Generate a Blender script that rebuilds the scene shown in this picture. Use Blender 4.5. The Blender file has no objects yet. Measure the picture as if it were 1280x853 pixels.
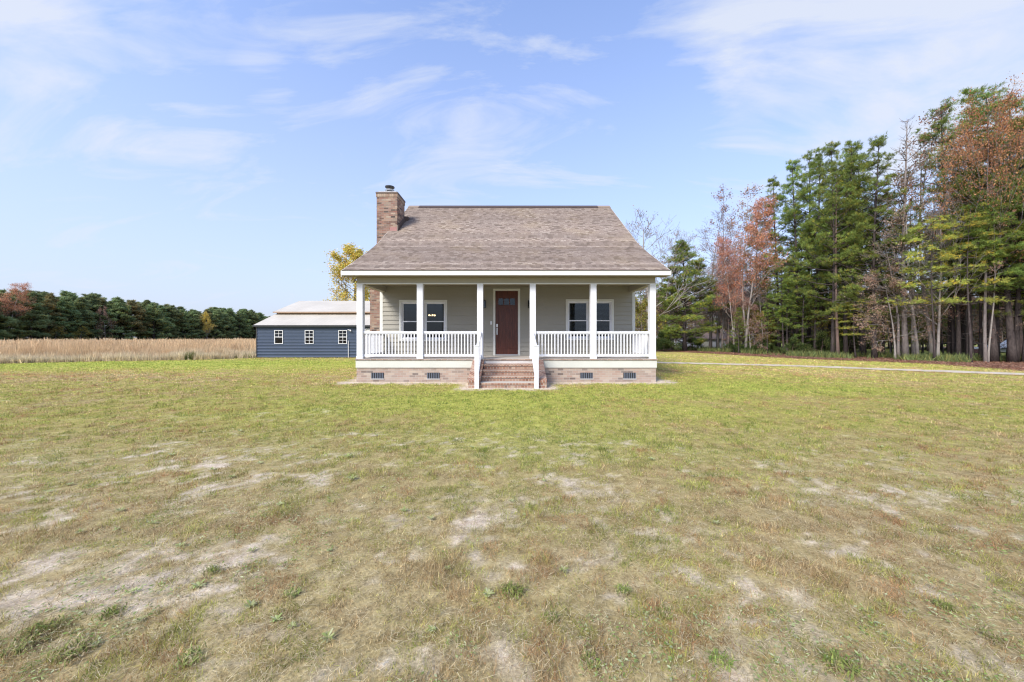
import bpy, math, random
import numpy as np
from mathutils import Vector

C = bpy.context.scene.collection
sc = bpy.context.scene
rng = np.random.default_rng(7)
R = random.Random(11)
F = 455.0          # focal length in photo pixels, only used to turn measurements into metres
EYE = 1.51

def gp(px, py):
    Y = EYE * F / (py - 422.0)
    return ((px - 643.0) / F * Y, Y)
def at(px, Y): return (px - 643.0) / F * Y
def zt(py, Y): return EYE - (py - 422.0) / F * Y

# ---------------------------------------------------------------- materials
def nmat(name):
    m = bpy.data.materials.new(name); m.use_nodes = True
    nt = m.node_tree; nt.nodes.clear()
    out = nt.nodes.new('ShaderNodeOutputMaterial')
    return m, nt, out
class N:
    """tiny node-graph helper"""
    def __init__(s, nt): s.nt = nt
    def n(s, t, **k):
        nd = s.nt.nodes.new(t)
        for a, b in k.items():
            setattr(nd, a, b)
        return nd
    def l(s, a, b): s.nt.links.new(a, b)
    def tc(s, which='Object'): return s.n('ShaderNodeTexCoord').outputs[which]
    def noise(s, vec, scale, detail=4, rough=.55, dist=0):
        nd = s.n('ShaderNodeTexNoise'); nd.inputs['Scale'].default_value = scale
        nd.inputs['Detail'].default_value = detail; nd.inputs['Roughness'].default_value = rough
        nd.inputs['Distortion'].default_value = dist
        if vec is not None: s.l(vec, nd.inputs['Vector'])
        return nd.outputs['Fac']
    def ramp(s, fac, stops, interp='LINEAR'):
        nd = s.n('ShaderNodeValToRGB'); cr = nd.color_ramp; cr.interpolation = interp
        while len(cr.elements) < len(stops): cr.elements.new(.5)
        for e, (p, c) in zip(cr.elements, stops):
            e.position = p; e.color = (*c, 1) if len(c) == 3 else c
        s.l(fac, nd.inputs['Fac']); return nd.outputs['Color']
    def math(s, op, a, b=None, c=None, clamp=False):
        nd = s.n('ShaderNodeMath', operation=op, use_clamp=clamp)
        for i, x in enumerate((a, b, c)):
            if x is None: continue
            if isinstance(x, (int, float)): nd.inputs[i].default_value = x
            else: s.l(x, nd.inputs[i])
        return nd.outputs[0]
    def mix(s, fac, a, b, mode='MIX'):
        nd = s.n('ShaderNodeMix', data_type='RGBA', blend_type=mode)
        for sock, x in ((nd.inputs[0], fac), (nd.inputs[6], a), (nd.inputs[7], b)):
            if isinstance(x, (int, float)): sock.default_value = x
            elif isinstance(x, tuple): sock.default_value = (*x, 1) if len(x) == 3 else x
            else: s.l(x, sock)
        return nd.outputs[2]
    def sep(s, v):
        nd = s.n('ShaderNodeSeparateXYZ'); s.l(v, nd.inputs[0]); return nd.outputs
    def comb(s, x, y, z=0.0):
        nd = s.n('ShaderNodeCombineXYZ')
        for i, q in enumerate((x, y, z)):
            if isinstance(q, (int, float)): nd.inputs[i].default_value = q
            else: s.l(q, nd.inputs[i])
        return nd.outputs[0]
    def bump(s, h, strength=.3, dist=.01):
        nd = s.n('ShaderNodeBump'); nd.inputs['Strength'].default_value = strength
        nd.inputs['Distance'].default_value = dist; s.l(h, nd.inputs['Height']); return nd.outputs[0]
    def bsdf(s, out, col, rough=.8, spec=.3, metal=0.0, normal=None):
        b = s.n('ShaderNodeBsdfPrincipled')
        if isinstance(col, tuple): b.inputs['Base Color'].default_value = (*col, 1)
        else: s.l(col, b.inputs['Base Color'])
        if isinstance(rough, (int, float)): b.inputs['Roughness'].default_value = rough
        else: s.l(rough, b.inputs['Roughness'])
        b.inputs['Specular IOR Level'].default_value = spec
        b.inputs['Metallic'].default_value = metal
        if normal is not None: s.l(normal, b.inputs['Normal'])
        s.l(b.outputs[0], out.inputs[0]); return b

def paint(name, col, rough=.5, var=.12, scale=3.0, spec=.3, metal=0.0):
    m, nt, out = nmat(name); g = N(nt)
    o = g.tc()
    f = g.noise(o, scale, 5); f2 = g.noise(o, scale*14, 3)
    f = g.math('ADD', g.math('MULTIPLY', f, .7), g.math('MULTIPLY', f2, .3))
    lo = tuple(c*(1-var) for c in col); hi = tuple(min(1, c*(1+var)) for c in col)
    c = g.ramp(f, [(.3, lo), (.7, hi)])
    g.bsdf(out, c, rough, spec, metal, g.bump(f2, .15, .002))
    return m

def brick(name, cols, mortar, bw=.205, bh=.0667, ms=.010, soil=None):
    m, nt, out = nmat(name); g = N(nt)
    o = g.sep(g.tc())
    u = g.math('ADD', o[0], o[1]); v = g.comb(u, o[2])
    b = g.n('ShaderNodeTexBrick'); g.l(v, b.inputs['Vector'])
    b.inputs['Scale'].default_value = 1; b.inputs['Brick Width'].default_value = bw
    b.inputs['Row Height'].default_value = bh + ms; b.inputs['Mortar Size'].default_value = ms*.55
    b.inputs['Mortar Smooth'].default_value = .2; b.inputs['Bias'].default_value = 0
    b.inputs['Color1'].default_value = (0, 0, 0, 1); b.inputs['Color2'].default_value = (1, 1, 1, 1)
    b.inputs['Mortar'].default_value = (.5, .5, .5, 1)
    n = len(cols)
    base = g.ramp(b.outputs['Color'], [(i/(n-1), c) for i, c in enumerate(cols)])
    fine = g.noise(g.tc(), 40, 4)
    base = g.mix(g.math('MULTIPLY', fine, .5), base, (.6, .5, .42), 'OVERLAY')
    big = g.noise(g.tc(), 2.2, 4)
    wash = g.ramp(big, [(.45, (0, 0, 0)), (.75, (1, 1, 1))])
    base = g.mix(g.math('MULTIPLY', g.sep(wash)[0], .35), base, mortar)
    c = g.mix(b.outputs['Fac'], base, mortar)
    h = g.math('ADD', g.math('MULTIPLY', b.outputs['Fac'], -1), g.math('MULTIPLY', fine, .4))
    g.bsdf(out, c, .9, .15, 0, g.bump(h, .6, .006))
    return m

def leafmat(name, trans=.35, rough=.6, spec=.15, tint=(1, 1, 1)):
    m, nt, out = nmat(name); g = N(nt)
    a = g.n('ShaderNodeAttribute', attribute_name='tint')
    inf = g.n('ShaderNodeObjectInfo')
    hs = g.n('ShaderNodeHueSaturation')
    g.l(g.math('ADD', g.math('MULTIPLY', inf.outputs['Random'], .03), .485), hs.inputs['Hue'])
    g.l(g.math('ADD', g.math('MULTIPLY', inf.outputs['Random'], .35), .85), hs.inputs['Value'])
    g.l(a.outputs['Color'], hs.inputs['Color'])
    col = g.mix(1.0, hs.outputs['Color'], tint, 'MULTIPLY')
    b = g.n('ShaderNodeBsdfPrincipled'); g.l(col, b.inputs['Base Color'])
    b.inputs['Roughness'].default_value = rough; b.inputs['Specular IOR Level'].default_value = spec
    t = g.n('ShaderNodeBsdfTranslucent'); g.l(col, t.inputs['Color'])
    mx = g.n('ShaderNodeMixShader'); mx.inputs[0].default_value = trans
    g.l(b.outputs[0], mx.inputs[1]); g.l(t.outputs[0], mx.inputs[2]); g.l(mx.outputs[0], out.inputs[0])
    return m

def bark(name, c1, c2, sc_=1.0):
    m, nt, out = nmat(name); g = N(nt)
    o = g.tc(); mp = g.n('ShaderNodeMapping'); g.l(o, mp.inputs[0]); mp.inputs['Scale'].default_value = (9*sc_, 9*sc_, 2.2*sc_)
    f = g.noise(mp.outputs[0], 1.6, 6, .65, .6)
    c = g.ramp(f, [(.32, c1), (.5, tuple((a+b)/2 for a, b in zip(c1, c2))), (.68, c2)])
    big = g.noise(o, .6, 3)
    c = g.mix(g.math('MULTIPLY', big, .45), c, tuple(x*.6 for x in c2))
    g.bsdf(out, c, .95, .1, 0, g.bump(f, .8, .03))
    return m

def glassmat(name, tint=(.9, .95, 1)):
    m, nt, out = nmat(name); g = N(nt)
    tr = g.n('ShaderNodeBsdfTransparent'); tr.inputs[0].default_value = (.62, .66, .68, 1)
    gl = g.n('ShaderNodeBsdfGlossy'); gl.inputs['Roughness'].default_value = .015; gl.inputs[0].default_value = (*tint, 1)
    w = g.noise(g.tc(), 1.3, 2)
    g.l(g.bump(w, .05, .02), gl.inputs['Normal'])
    fr = g.n('ShaderNodeFresnel'); fr.inputs[0].default_value = 1.55
    fac = g.math('MULTIPLY', fr.outputs[0], .7, clamp=True)
    mx = g.n('ShaderNodeMixShader'); g.l(fac, mx.inputs[0])
    g.l(tr.outputs[0], mx.inputs[1]); g.l(gl.outputs[0], mx.inputs[2]); g.l(mx.outputs[0], out.inputs[0])
    return m

def emit(name, col, s):
    m, nt, out = nmat(name); g = N(nt)
    e = g.n('ShaderNodeEmission'); e.inputs[0].default_value = (*col, 1); e.inputs[1].default_value = s
    g.l(e.outputs[0], out.inputs[0]); return m

M = {}
M['white'] = paint('white_paint', (.72, .725, .745), .5, .06, 2.5)
M['trim'] = paint('cream_trim', (.64, .64, .60), .5, .03)
M['skirt'] = paint('skirt_paint', (.56, .56, .50), .55, .07, 1.5)
M['siding'] = paint('sage_siding', (.325, .308, .262), .6, .035, 1.2)
M['beam'] = paint('beam_paint', (.36, .33, .26), .6, .04, 1.0)
M['soffit'] = paint('soffit_paint', (.24, .20, .145), .7, .04)
M['deckbrick'] = brick('deck_paving', [(.20, .15, .12), (.30, .22, .17), (.24, .20, .18), (.36, .29, .24)], (.42, .38, .34), .2, .1, .012)
M['brick_base'] = brick('foundation_brick', [(.14, .115, .105), (.32, .255, .215), (.38, .31, .26), (.33, .24, .20), (.42, .36, .30), (.24, .18, .155)], (.40, .365, .325))
M['brick_step'] = brick('step_brick', [(.14, .075, .055), (.25, .13, .09), (.32, .20, .145), (.22, .105, .075), (.38, .29, .22)], (.43, .385, .33), .1, .0667, .012)
M['brick_chim'] = brick('chimney_brick', [(.06, .045, .04), (.22, .125, .095), (.32, .23, .17), (.22, .11, .085), (.38, .31, .24), (.12, .08, .065), (.28, .17, .13)], (.26, .23, .20))
M['mortarcap'] = paint('concrete_cap', (.55, .54, .52), .9, .1, 6)
M['darkmetal'] = paint('dark_metal', (.035, .035, .037), .45, .2, 8, .5)
M['brownflash'] = paint('brown_flashing', (.10, .070, .055), .5, .15, 6)
M['pinkflash'] = paint('red_flashing', (.34, .17, .15), .6, .15, 6)
M['galv'] = paint('galvanised_metal', (.50, .52, .55), .3, .15, 6, .5, .8)
M['glass'] = glassmat('window_glass')
M['room'] = paint('interior_paint', (.055, .052, .050), .8, .1, .8)
M['slat'] = paint('blind_slat', (.50, .50, .49), .6, .04)
M['blue'] = paint('blue_metal_siding', (.048, .068, .108), .5, .10, .6, .3)
M['bwhite'] = paint('barn_white', (.74, .74, .74), .5, .04)
M['barntan'] = paint('barn_tan_wall', (.36, .25, .17), .6, .08)
M['black'] = paint('black_finish', (.02, .02, .02), .4, .1)
M['rubber'] = paint('rubber', (.025, .025, .025), .8, .1)
M['carwhite'] = paint('white_car_paint', (.75, .76, .78), .25, .02, 1, .5)
M['autoglass'] = paint('dark_auto_glass', (.02, .022, .025), .08, .05, 1, .6)
M['steel'] = paint('satin_steel', (.55, .55, .55), .3, .05, 3, .5, .9)
M['bulb'] = emit('lit_bulb', (1, .66, .34), 5)
M['brass'] = paint('dark_bronze', (.10, .05, .03), .4, .1, 5, .5, .5)
M['redpaint'] = paint('faded_red_paint', (.16, .06, .05), .6, .15, 3)
M['shedwall'] = paint('pale_shed_wall', (.62, .65, .72), .6, .06, 1)
M['shedroof'] = paint('brown_shed_roof', (.20, .15, .13), .8, .12, 2)

def door_wood():
    m, nt, out = nmat('mahogany'); g = N(nt)
    mp = g.n('ShaderNodeMapping'); g.l(g.tc(), mp.inputs[0]); mp.inputs['Scale'].default_value = (26, 26, 1.6)
    f = g.noise(mp.outputs[0], 1.3, 6, .6, .8)
    c = g.ramp(f, [(.3, (.045, .012, .008)), (.55, (.10, .026, .015)), (.75, (.15, .044, .023))])
    g.bsdf(out, c, .38, .4, 0, g.bump(f, .15, .002)); return m
M['door'] = door_wood()

def shingle():
    m, nt, out = nmat('architectural_shingle'); g = N(nt)
    uv = g.tc('UV')
    b = g.n('ShaderNodeTexBrick'); g.l(uv, b.inputs['Vector'])
    b.inputs['Scale'].default_value = 1; b.inputs['Brick Width'].default_value = .17
    b.inputs['Row Height'].default_value = .14; b.inputs['Mortar Size'].default_value = .007
    b.inputs['Color1'].default_value = (0, 0, 0, 1); b.inputs['Color2'].default_value = (1, 1, 1, 1)
    b.inputs['Mortar'].default_value = (.1, .1, .1, 1); b.offset = .37; b.squash = .7; b.squash_frequency = 3
    col = g.ramp(b.outputs['Color'], [(0, (.13, .105, .09)), (.25, (.28, .225, .19)), (.5, (.39, .33, .285)), (.75, (.31, .25, .215)), (1, (.48, .42, .37))])
    w = g.noise(g.comb(g.sep(uv)[0], g.sep(uv)[1]), .55, 4, .6)
    t = g.ramp(w, [(.35, (.32, .28, .26)), (.52, (.38, .31, .26)), (.66, (.46, .37, .23))])
    col = g.mix(.26, col, t)
    # long rows: uneven batches of shingles between courses
    rows = g.noise(g.comb(g.math('MULTIPLY', g.sep(uv)[0], .25), g.math('MULTIPLY', g.sep(uv)[1], 3.0)), 1.0, 3)
    col = g.mix(g.math('MULTIPLY', rows, .2), col, (.34, .28, .245))
    gr = g.noise(uv, 260, 2)
    col = g.mix(.35, col, g.ramp(gr, [(.3, (.35, .35, .35)), (.7, (.65, .65, .65))]), 'OVERLAY')
    col = g.mix(1.0, col, (1.0, .965, .90), 'MULTIPLY')
    g.bsdf(out, col, .95, .1, 0, g.bump(gr, .4, .004)); return m
M['shingle'] = shingle()

def barn_roof():
    m, nt, out = nmat('cream_metal_roof'); g = N(nt)
    o = g.tc()
    f = g.noise(o, .7, 4)
    c = g.ramp(f, [(.3, (.45, .41, .335)), (.7, (.53, .485, .40))])
    w = g.n('ShaderNodeTexWave', wave_type='BANDS', bands_direction='X'); g.l(o, w.inputs[0]); w.inputs['Scale'].default_value = 1.1
    g.bsdf(out, c, .45, .35, 0, g.bump(w.outputs['Fac'], .3, .02)); return m
M['barnroof'] = barn_roof()
M['needle'] = leafmat('pine_needles', .42)
M['leaf'] = leafmat('autumn_leaves', .35)
M['grass'] = leafmat('grass_blades', .30)
M['bark_pine'] = bark('pine_bark', (.035, .029, .027), (.115, .093, .086))
M['bark_pale'] = bark('pale_bark', (.22, .19, .165), (.42, .38, .34))
M['bark_grey'] = bark('grey_bark', (.14, .115, .105), (.30, .26, .24))
M['bark_warm'] = bark('warm_bark', (.12, .08, .065), (.25, .18, .15))

# ---------------------------------------------------------------- mesh building
class MB:
    def __init__(s): s.v = []; s.f = []; s.mi = []; s.uv = []; s.hasuv = False
    def face(s, pts, mi=0, uv=None):
        b = len(s.v); s.v += [tuple(p) for p in pts]; s.f.append(tuple(range(b, b+len(pts)))); s.mi.append(mi)
        if uv: s.hasuv = True
        s.uv.append(uv or [(0, 0)]*len(pts)); return s
    def box(s, x0, x1, y0, y1, z0, z1, mi=0):
        b = len(s.v)
        s.v += [(x0,y0,z0),(x1,y0,z0),(x1,y1,z0),(x0,y1,z0),(x0,y0,z1),(x1,y0,z1),(x1,y1,z1),(x0,y1,z1)]
        for q in ((0,3,2,1),(4,5,6,7),(0,1,5,4),(1,2,6,5),(2,3,7,6),(3,0,4,7)):
            s.f.append(tuple(b+i for i in q)); s.mi.append(mi); s.uv.append([(0,0)]*4)
        return s
    def prism(s, prof, axis, a0, a1, mi=0):
        """profile of (p,q) extruded along axis 'x' (p=y,q=z) or 'y' (p=x,q=z) or 'z' (p=x,q=y)"""
        def mk(p, q, a): return {'x': (a, p, q), 'y': (p, a, q), 'z': (p, q, a)}[axis]
        n = len(prof); b = len(s.v)
        s.v += [mk(p, q, a0) for p, q in prof] + [mk(p, q, a1) for p, q in prof]
        fs = [tuple(b+i for i in range(n)), tuple(b+n+i for i in reversed(range(n)))]
        fs += [(b+i, b+n+i, b+n+(i+1) % n, b+(i+1) % n) for i in range(n)]
        for f in fs: s.f.append(f); s.mi.append(mi); s.uv.append([(0,0)]*len(f))
        return s
    def lathe(s, cx, cy, prof, n=20, mi=0):
        b = len(s.v)
        for r, z in prof:
            for i in range(n):
                a = 2*math.pi*i/n; s.v.append((cx+r*math.cos(a), cy+r*math.sin(a), z))
        for k in range(len(prof)-1):
            for i in range(n):
                j = (i+1) % n
                s.f.append((b+k*n+i, b+k*n+j, b+(k+1)*n+j, b+(k+1)*n+i)); s.mi.append(mi); s.uv.append([(0,0)]*4)
        return s
    def tube(s, pts, rad, n=6, mi=0):
        pts = [Vector(p) for p in pts]; b = len(s.v)
        if isinstance(rad, (int, float)): rad = [rad]*len(pts)
        for k, p in enumerate(pts):
            d = (pts[min(k+1, len(pts)-1)] - pts[max(k-1, 0)]).normalized()
            up = Vector((0, 0, 1)) if abs(d.z) < .9 else Vector((1, 0, 0))
            a = d.cross(up).normalized(); c = d.cross(a)
            for i in range(n):
                t = 2*math.pi*i/n; q = p + (a*math.cos(t) + c*math.sin(t))*rad[k]; s.v.append(tuple(q))
        for k in range(len(pts)-1):
            for i in range(n):
                j = (i+1) % n
                s.f.append((b+k*n+i, b+k*n+j, b+(k+1)*n+j, b+(k+1)*n+i)); s.mi.append(mi); s.uv.append([(0,0)]*4)
        for e, r_ in ((0, False), (len(pts)-1, True)):
            q = [b+e*n+i for i in range(n)]
            s.f.append(tuple(q if r_ else reversed(q))); s.mi.append(mi); s.uv.append([(0,0)]*n)
        return s
    def build(s, name, mats, parent=None, origin=(0, 0, 0), bevel=0, smooth=False):
        if not isinstance(mats, (list, tuple)): mats = [mats]
        me = bpy.data.meshes.new(name)
        ox, oy, oz = origin
        me.from_pydata([(x-ox, y-oy, z-oz) for x, y, z in s.v], [], s.f)
        for m in mats: me.materials.append(m)
        me.polygons.foreach_set('material_index', s.mi)
        if s.hasuv:
            l = me.uv_layers.new(name='UVMap')
            l.data.foreach_set('uv', [c for f in s.uv for p in f for c in p])
        if smooth: me.polygons.foreach_set('use_smooth', [True]*len(s.f))
        me.update()
        o = bpy.data.objects.new(name, me); C.objects.link(o)
        if parent is not None: o.parent = parent
        else: o.location = origin
        if bevel:
            md = o.modifiers.new('Bevel', 'BEVEL'); md.width = bevel; md.segments = 2; md.limit_method = 'ANGLE'
        return o

def tag(o, label=None, cat=None, group=None, kind=None):
    if label: o['label'] = label
    if cat: o['category'] = cat
    if group: o['group'] = group
    if kind: o['kind'] = kind
    return o
def empty(name, loc=(0, 0, 0), rz=0, **k):
    o = bpy.data.objects.new(name, None); C.objects.link(o); o.location = loc; o.rotation_euler.z = rz
    o.empty_display_size = .3
    return tag(o, **k)
kids = {}
def copy_tree(o, parent=None):
    c = o.copy(); C.objects.link(c); c.parent = parent
    for ch in list(o.children): copy_tree(ch, c)
    return c

def soup(name, V, faces_n, col, mat, parent=None, loc=(0, 0, 0)):
    """V: (n_faces*k,3) vertices, k per face, one colour per face"""
    k = faces_n; nv = len(V); nf = nv//k
    me = bpy.data.meshes.new(name)
    me.vertices.add(nv); me.vertices.foreach_set('co', np.ascontiguousarray(V, dtype=np.float32).ravel())
    me.loops.add(nv); me.loops.foreach_set('vertex_index', np.arange(nv, dtype=np.int32))
    me.polygons.add(nf); me.polygons.foreach_set('loop_start', np.arange(0, nv, k, dtype=np.int32))
    a = me.attributes.new('tint', 'FLOAT_COLOR', 'POINT')
    cc = np.ones((nv, 4), np.float32); cc[:, :3] = np.repeat(col, k, axis=0)
    a.data.foreach_set('color', cc.ravel())
    me.materials.append(mat); me.update(calc_edges=True)
    o = bpy.data.objects.new(name, me); C.objects.link(o)
    if parent is not None: o.parent = parent
    else: o.location = loc
    return o

# ---------------------------------------------------------------- numpy noise
def vnoise(x, y, seed=0):
    xi = np.floor(x).astype(np.int64); yi = np.floor(y).astype(np.int64)
    fx = x-xi; fy = y-yi; fx = fx*fx*(3-2*fx); fy = fy*fy*(3-2*fy)
    def h(a, b):
        n = (a*374761393 + b*668265263 + seed*974634777) & 0x7fffffff
        n = ((n ^ (n >> 13))*1274126177) & 0x7fffffff
        return ((n ^ (n >> 16)) & 0xffff)/65535.0
    return (h(xi, yi)*(1-fx)+h(xi+1, yi)*fx)*(1-fy)+(h(xi, yi+1)*(1-fx)+h(xi+1, yi+1)*fx)*fy
def fbm(x, y, sc_, seed=0, oct=4):
    s = 0; a = .5; t = 0
    for i in range(oct):
        s = s + a*vnoise(x*sc_, y*sc_, seed+i*17); t += a; a *= .55; sc_ *= 2.07
    return s/t
def sstep(a, b, x):
    t = np.clip((x-a)/(b-a), 0, 1); return t*t*(3-2*t)

# edge of the wood on the right, front edge of the tall-grass field on the left
WOOD = np.array([gp(1420, 476), gp(1280, 464), gp(1180, 456), gp(1100, 452.5), gp(1000, 449), gp(925, 444.5), gp(860, 440.5), gp(800, 438.5), gp(760, 438)])
def wood_depth(x, y):
    """positive inside the wood: signed distance to the edge line, measured along +Y / +X"""
    xs = WOOD[::-1, 0]; ys = WOOD[::-1, 1]
    o = np.argsort(ys); yy = ys[o]; xx = xs[o]
    ex = np.interp(y, yy, xx)
    d = (x-ex)*.75
    far = (y-np.interp(x, [-60, 10, 19], [52, 50, 43]))*1.0
    return np.maximum(np.where(y > yy[-1], far, d), np.where(x > 8, np.minimum(d, 99), -9))
FIELD = np.array([gp(-260, 478), gp(-100, 464), gp(0, 455), gp(120, 452), gp(240, 450), gp(319, 448), (-19.2, 27.2), (-19.2, 60)])
def field_depth(x, y):
    ex = np.interp(y, FIELD[:, 1], FIELD[:, 0])          # x of the border at this y
    d1 = (ex-x)*.62
    return d1
DRIVE = [(-9, 24.9), (-3, 24.6+.6), (3, 23.6), (8.64, 21.6), (11.75, 20.7), (15, 19.1), (17.1, 17.5), (19.1, 16.1), (20.8, 14.9), (24, 12.2), (29, 7.5), (36, 0), (44, -9)]
def drive_dist(x, y):
    d = np.full(np.shape(x), 1e9)
    for (ax, ay), (bx, by) in zip(DRIVE[:-1], DRIVE[1:]):
        L = (bx-ax)**2+(by-ay)**2
        t = np.clip(((x-ax)*(bx-ax)+(y-ay)*(by-ay))/L, 0, 1)
        d = np.minimum(d, np.hypot(x-(ax+t*(bx-ax)), y-(ay+t*(by-ay))))
    return d

# bare sandy patches, measured on the photograph and turned into metres on the ground
BARE = [(100,765,150,32,.8),(10,735,80,22,.6),(250,700,70,22,.75),(335,705,40,16,.4),(575,655,30,9,.9),(690,688,60,16,.6),(760,700,70,16,.55),
 (590,775,60,18,.8),(650,800,60,18,.65),(820,752,45,16,.75),(735,603,50,10,.5),(790,618,60,10,.5),(1150,748,45,14,.8),(965,835,30,22,1.0),
 (885,755,24,10,.6),(200,572,120,18,.3),(300,600,120,22,.35),(80,640,110,22,.35),(550,577,30,7,.6),(420,625,70,12,.3),(60,835,80,16,.4),
 (520,700,90,20,.25),(1060,690,90,22,.2),(1000,620,80,12,.22),(640,640,160,14,.25),(170,520,120,8,.2),(430,515,60,6,.2),(270,806,50,10,.5),(1000,745,50,10,.4)]
GREEN = [(100,455,240,5,.55),(330,455,160,5,.5),(150,470,220,6,-.35),(380,468,90,5,.1),(620,500,180,14,.50),(700,540,130,22,.42),(540,505,140,14,.28),(480,485,120,6,.25),
 (900,480,130,7,.40),(1040,487,120,5,.42),(870,492,90,8,.30),(1000,466,200,5,-.12),(1180,478,140,7,-.10),(1000,520,200,18,.18),(1200,540,140,20,.05),
 (850,560,120,22,.15),(880,620,60,20,.15),(620,560,90,20,.18),(130,500,200,16,-.10),(250,560,160,20,-.08),(1050,640,160,40,-.18),(1180,700,120,50,-.20),
 (620,620,70,16,.16),(380,560,90,16,.05),(90,800,120,30,.16),(640,740,50,14,.2),(860,690,60,18,.15),(800,800,120,30,.05),(1240,600,100,30,-.12),
 (330,650,120,24,-.10),(500,610,80,18,.06),(60,690,100,20,-.12),(470,760,80,24,-.05),(700,490,180,6,.12),(860,455,60,3,.15)]
def patches(x, y, L, thr=1e-3):
    s = np.zeros(np.shape(x))
    for px, py, rx, ry, w in L:
        cx, cy = gp(px, py); ax = rx/F*cy; ay = ry*cy*cy/(EYE*F)
        s = s + w*np.exp(-(((x-cx)/ax)**2+((y-cy)/ay)**2))
    return s
HX0, HX1, HY0, HY1 = -5.37, 4.82, 12.3, 24.5
def lawn(x, y):
    wx = x+.5*(fbm(x, y, .9, 3)-.5)*1.6; wy = y+.5*(fbm(x, y, .9, 31)-.5)*1.6
    near = 1-sstep(3.5, 9, y)
    n1 = fbm(x, y, .55, 5); n2 = fbm(x, y, 2.3, 9); n3 = fbm(x, y, 7.0, 13, 3)
    n4 = fbm(x, y, 16.0, 19, 3)
    tex = .14*n1+.24*n2+.30*n3+.32*n4
    bare = patches(wx, wy, BARE) + .5*near*(n2-.42)
    bare = sstep(.38, .86, bare*.46+(tex-.5)*2.2+.31+.085*(1-sstep(2.5, 7, y))-.024*y)
    # sandy drip strip round the house foundation
    dx = np.maximum(np.maximum(HX0-x, x-HX1), 0); dy = np.maximum(np.maximum(HY0-y, y-HY1), 0)
    dh = np.hypot(dx, dy)
    strip = 1-sstep(.25, .75, dh+.7*(n2-.5)+.5*(n3-.5))
    st2 = 1-sstep(.1, .5, np.hypot(np.maximum(np.abs(x+.22)-1.2, 0), np.maximum(10.8-y, 0)) + .4*(n3-.5))
    bare = np.maximum(bare, np.maximum(strip, np.where(y < 12.4, st2, 0)))
    green = .47 + patches(wx, wy, GREEN) + .5*(n1-.5) + .6*(n2-.5) + .6*(n3-.5) + .35*(n4-.5)
    green = np.clip(green+.03*sstep(2.5, 5, y), 0, 1.1)
    return bare, green, n3

def lawn_color(x, y):
    bare, green, n3 = lawn(x, y)
    def c(*a): return np.array(a)[None, :]
    g = green[:, None]; n = fbm(x, y, 3.1, 77)[:, None]
    brown = c(.25, .18, .095)*(1-n)+c(.44, .35, .20)*n
    olive = c(.315, .265, .09)
    fresh = c(.335, .335, .073)
    col = np.where(g < .5, brown+(olive-brown)*(g/.5), olive+(fresh-olive)*np.clip((g-.5)/.5, 0, 1))
    sand = c(.56, .475, .37)*(.6+.7*fbm(x, y, 11.0, 78, 3)[:, None])
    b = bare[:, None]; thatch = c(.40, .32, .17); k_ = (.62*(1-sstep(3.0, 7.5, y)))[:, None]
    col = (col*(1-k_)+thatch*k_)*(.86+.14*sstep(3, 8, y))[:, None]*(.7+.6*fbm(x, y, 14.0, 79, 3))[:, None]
    col = col*(1+.18*sstep(13, 19, y))[:, None]  # far ground painted lighter, imitating its brightness at a low viewing angle
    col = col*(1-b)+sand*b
    return col, bare, green

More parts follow.
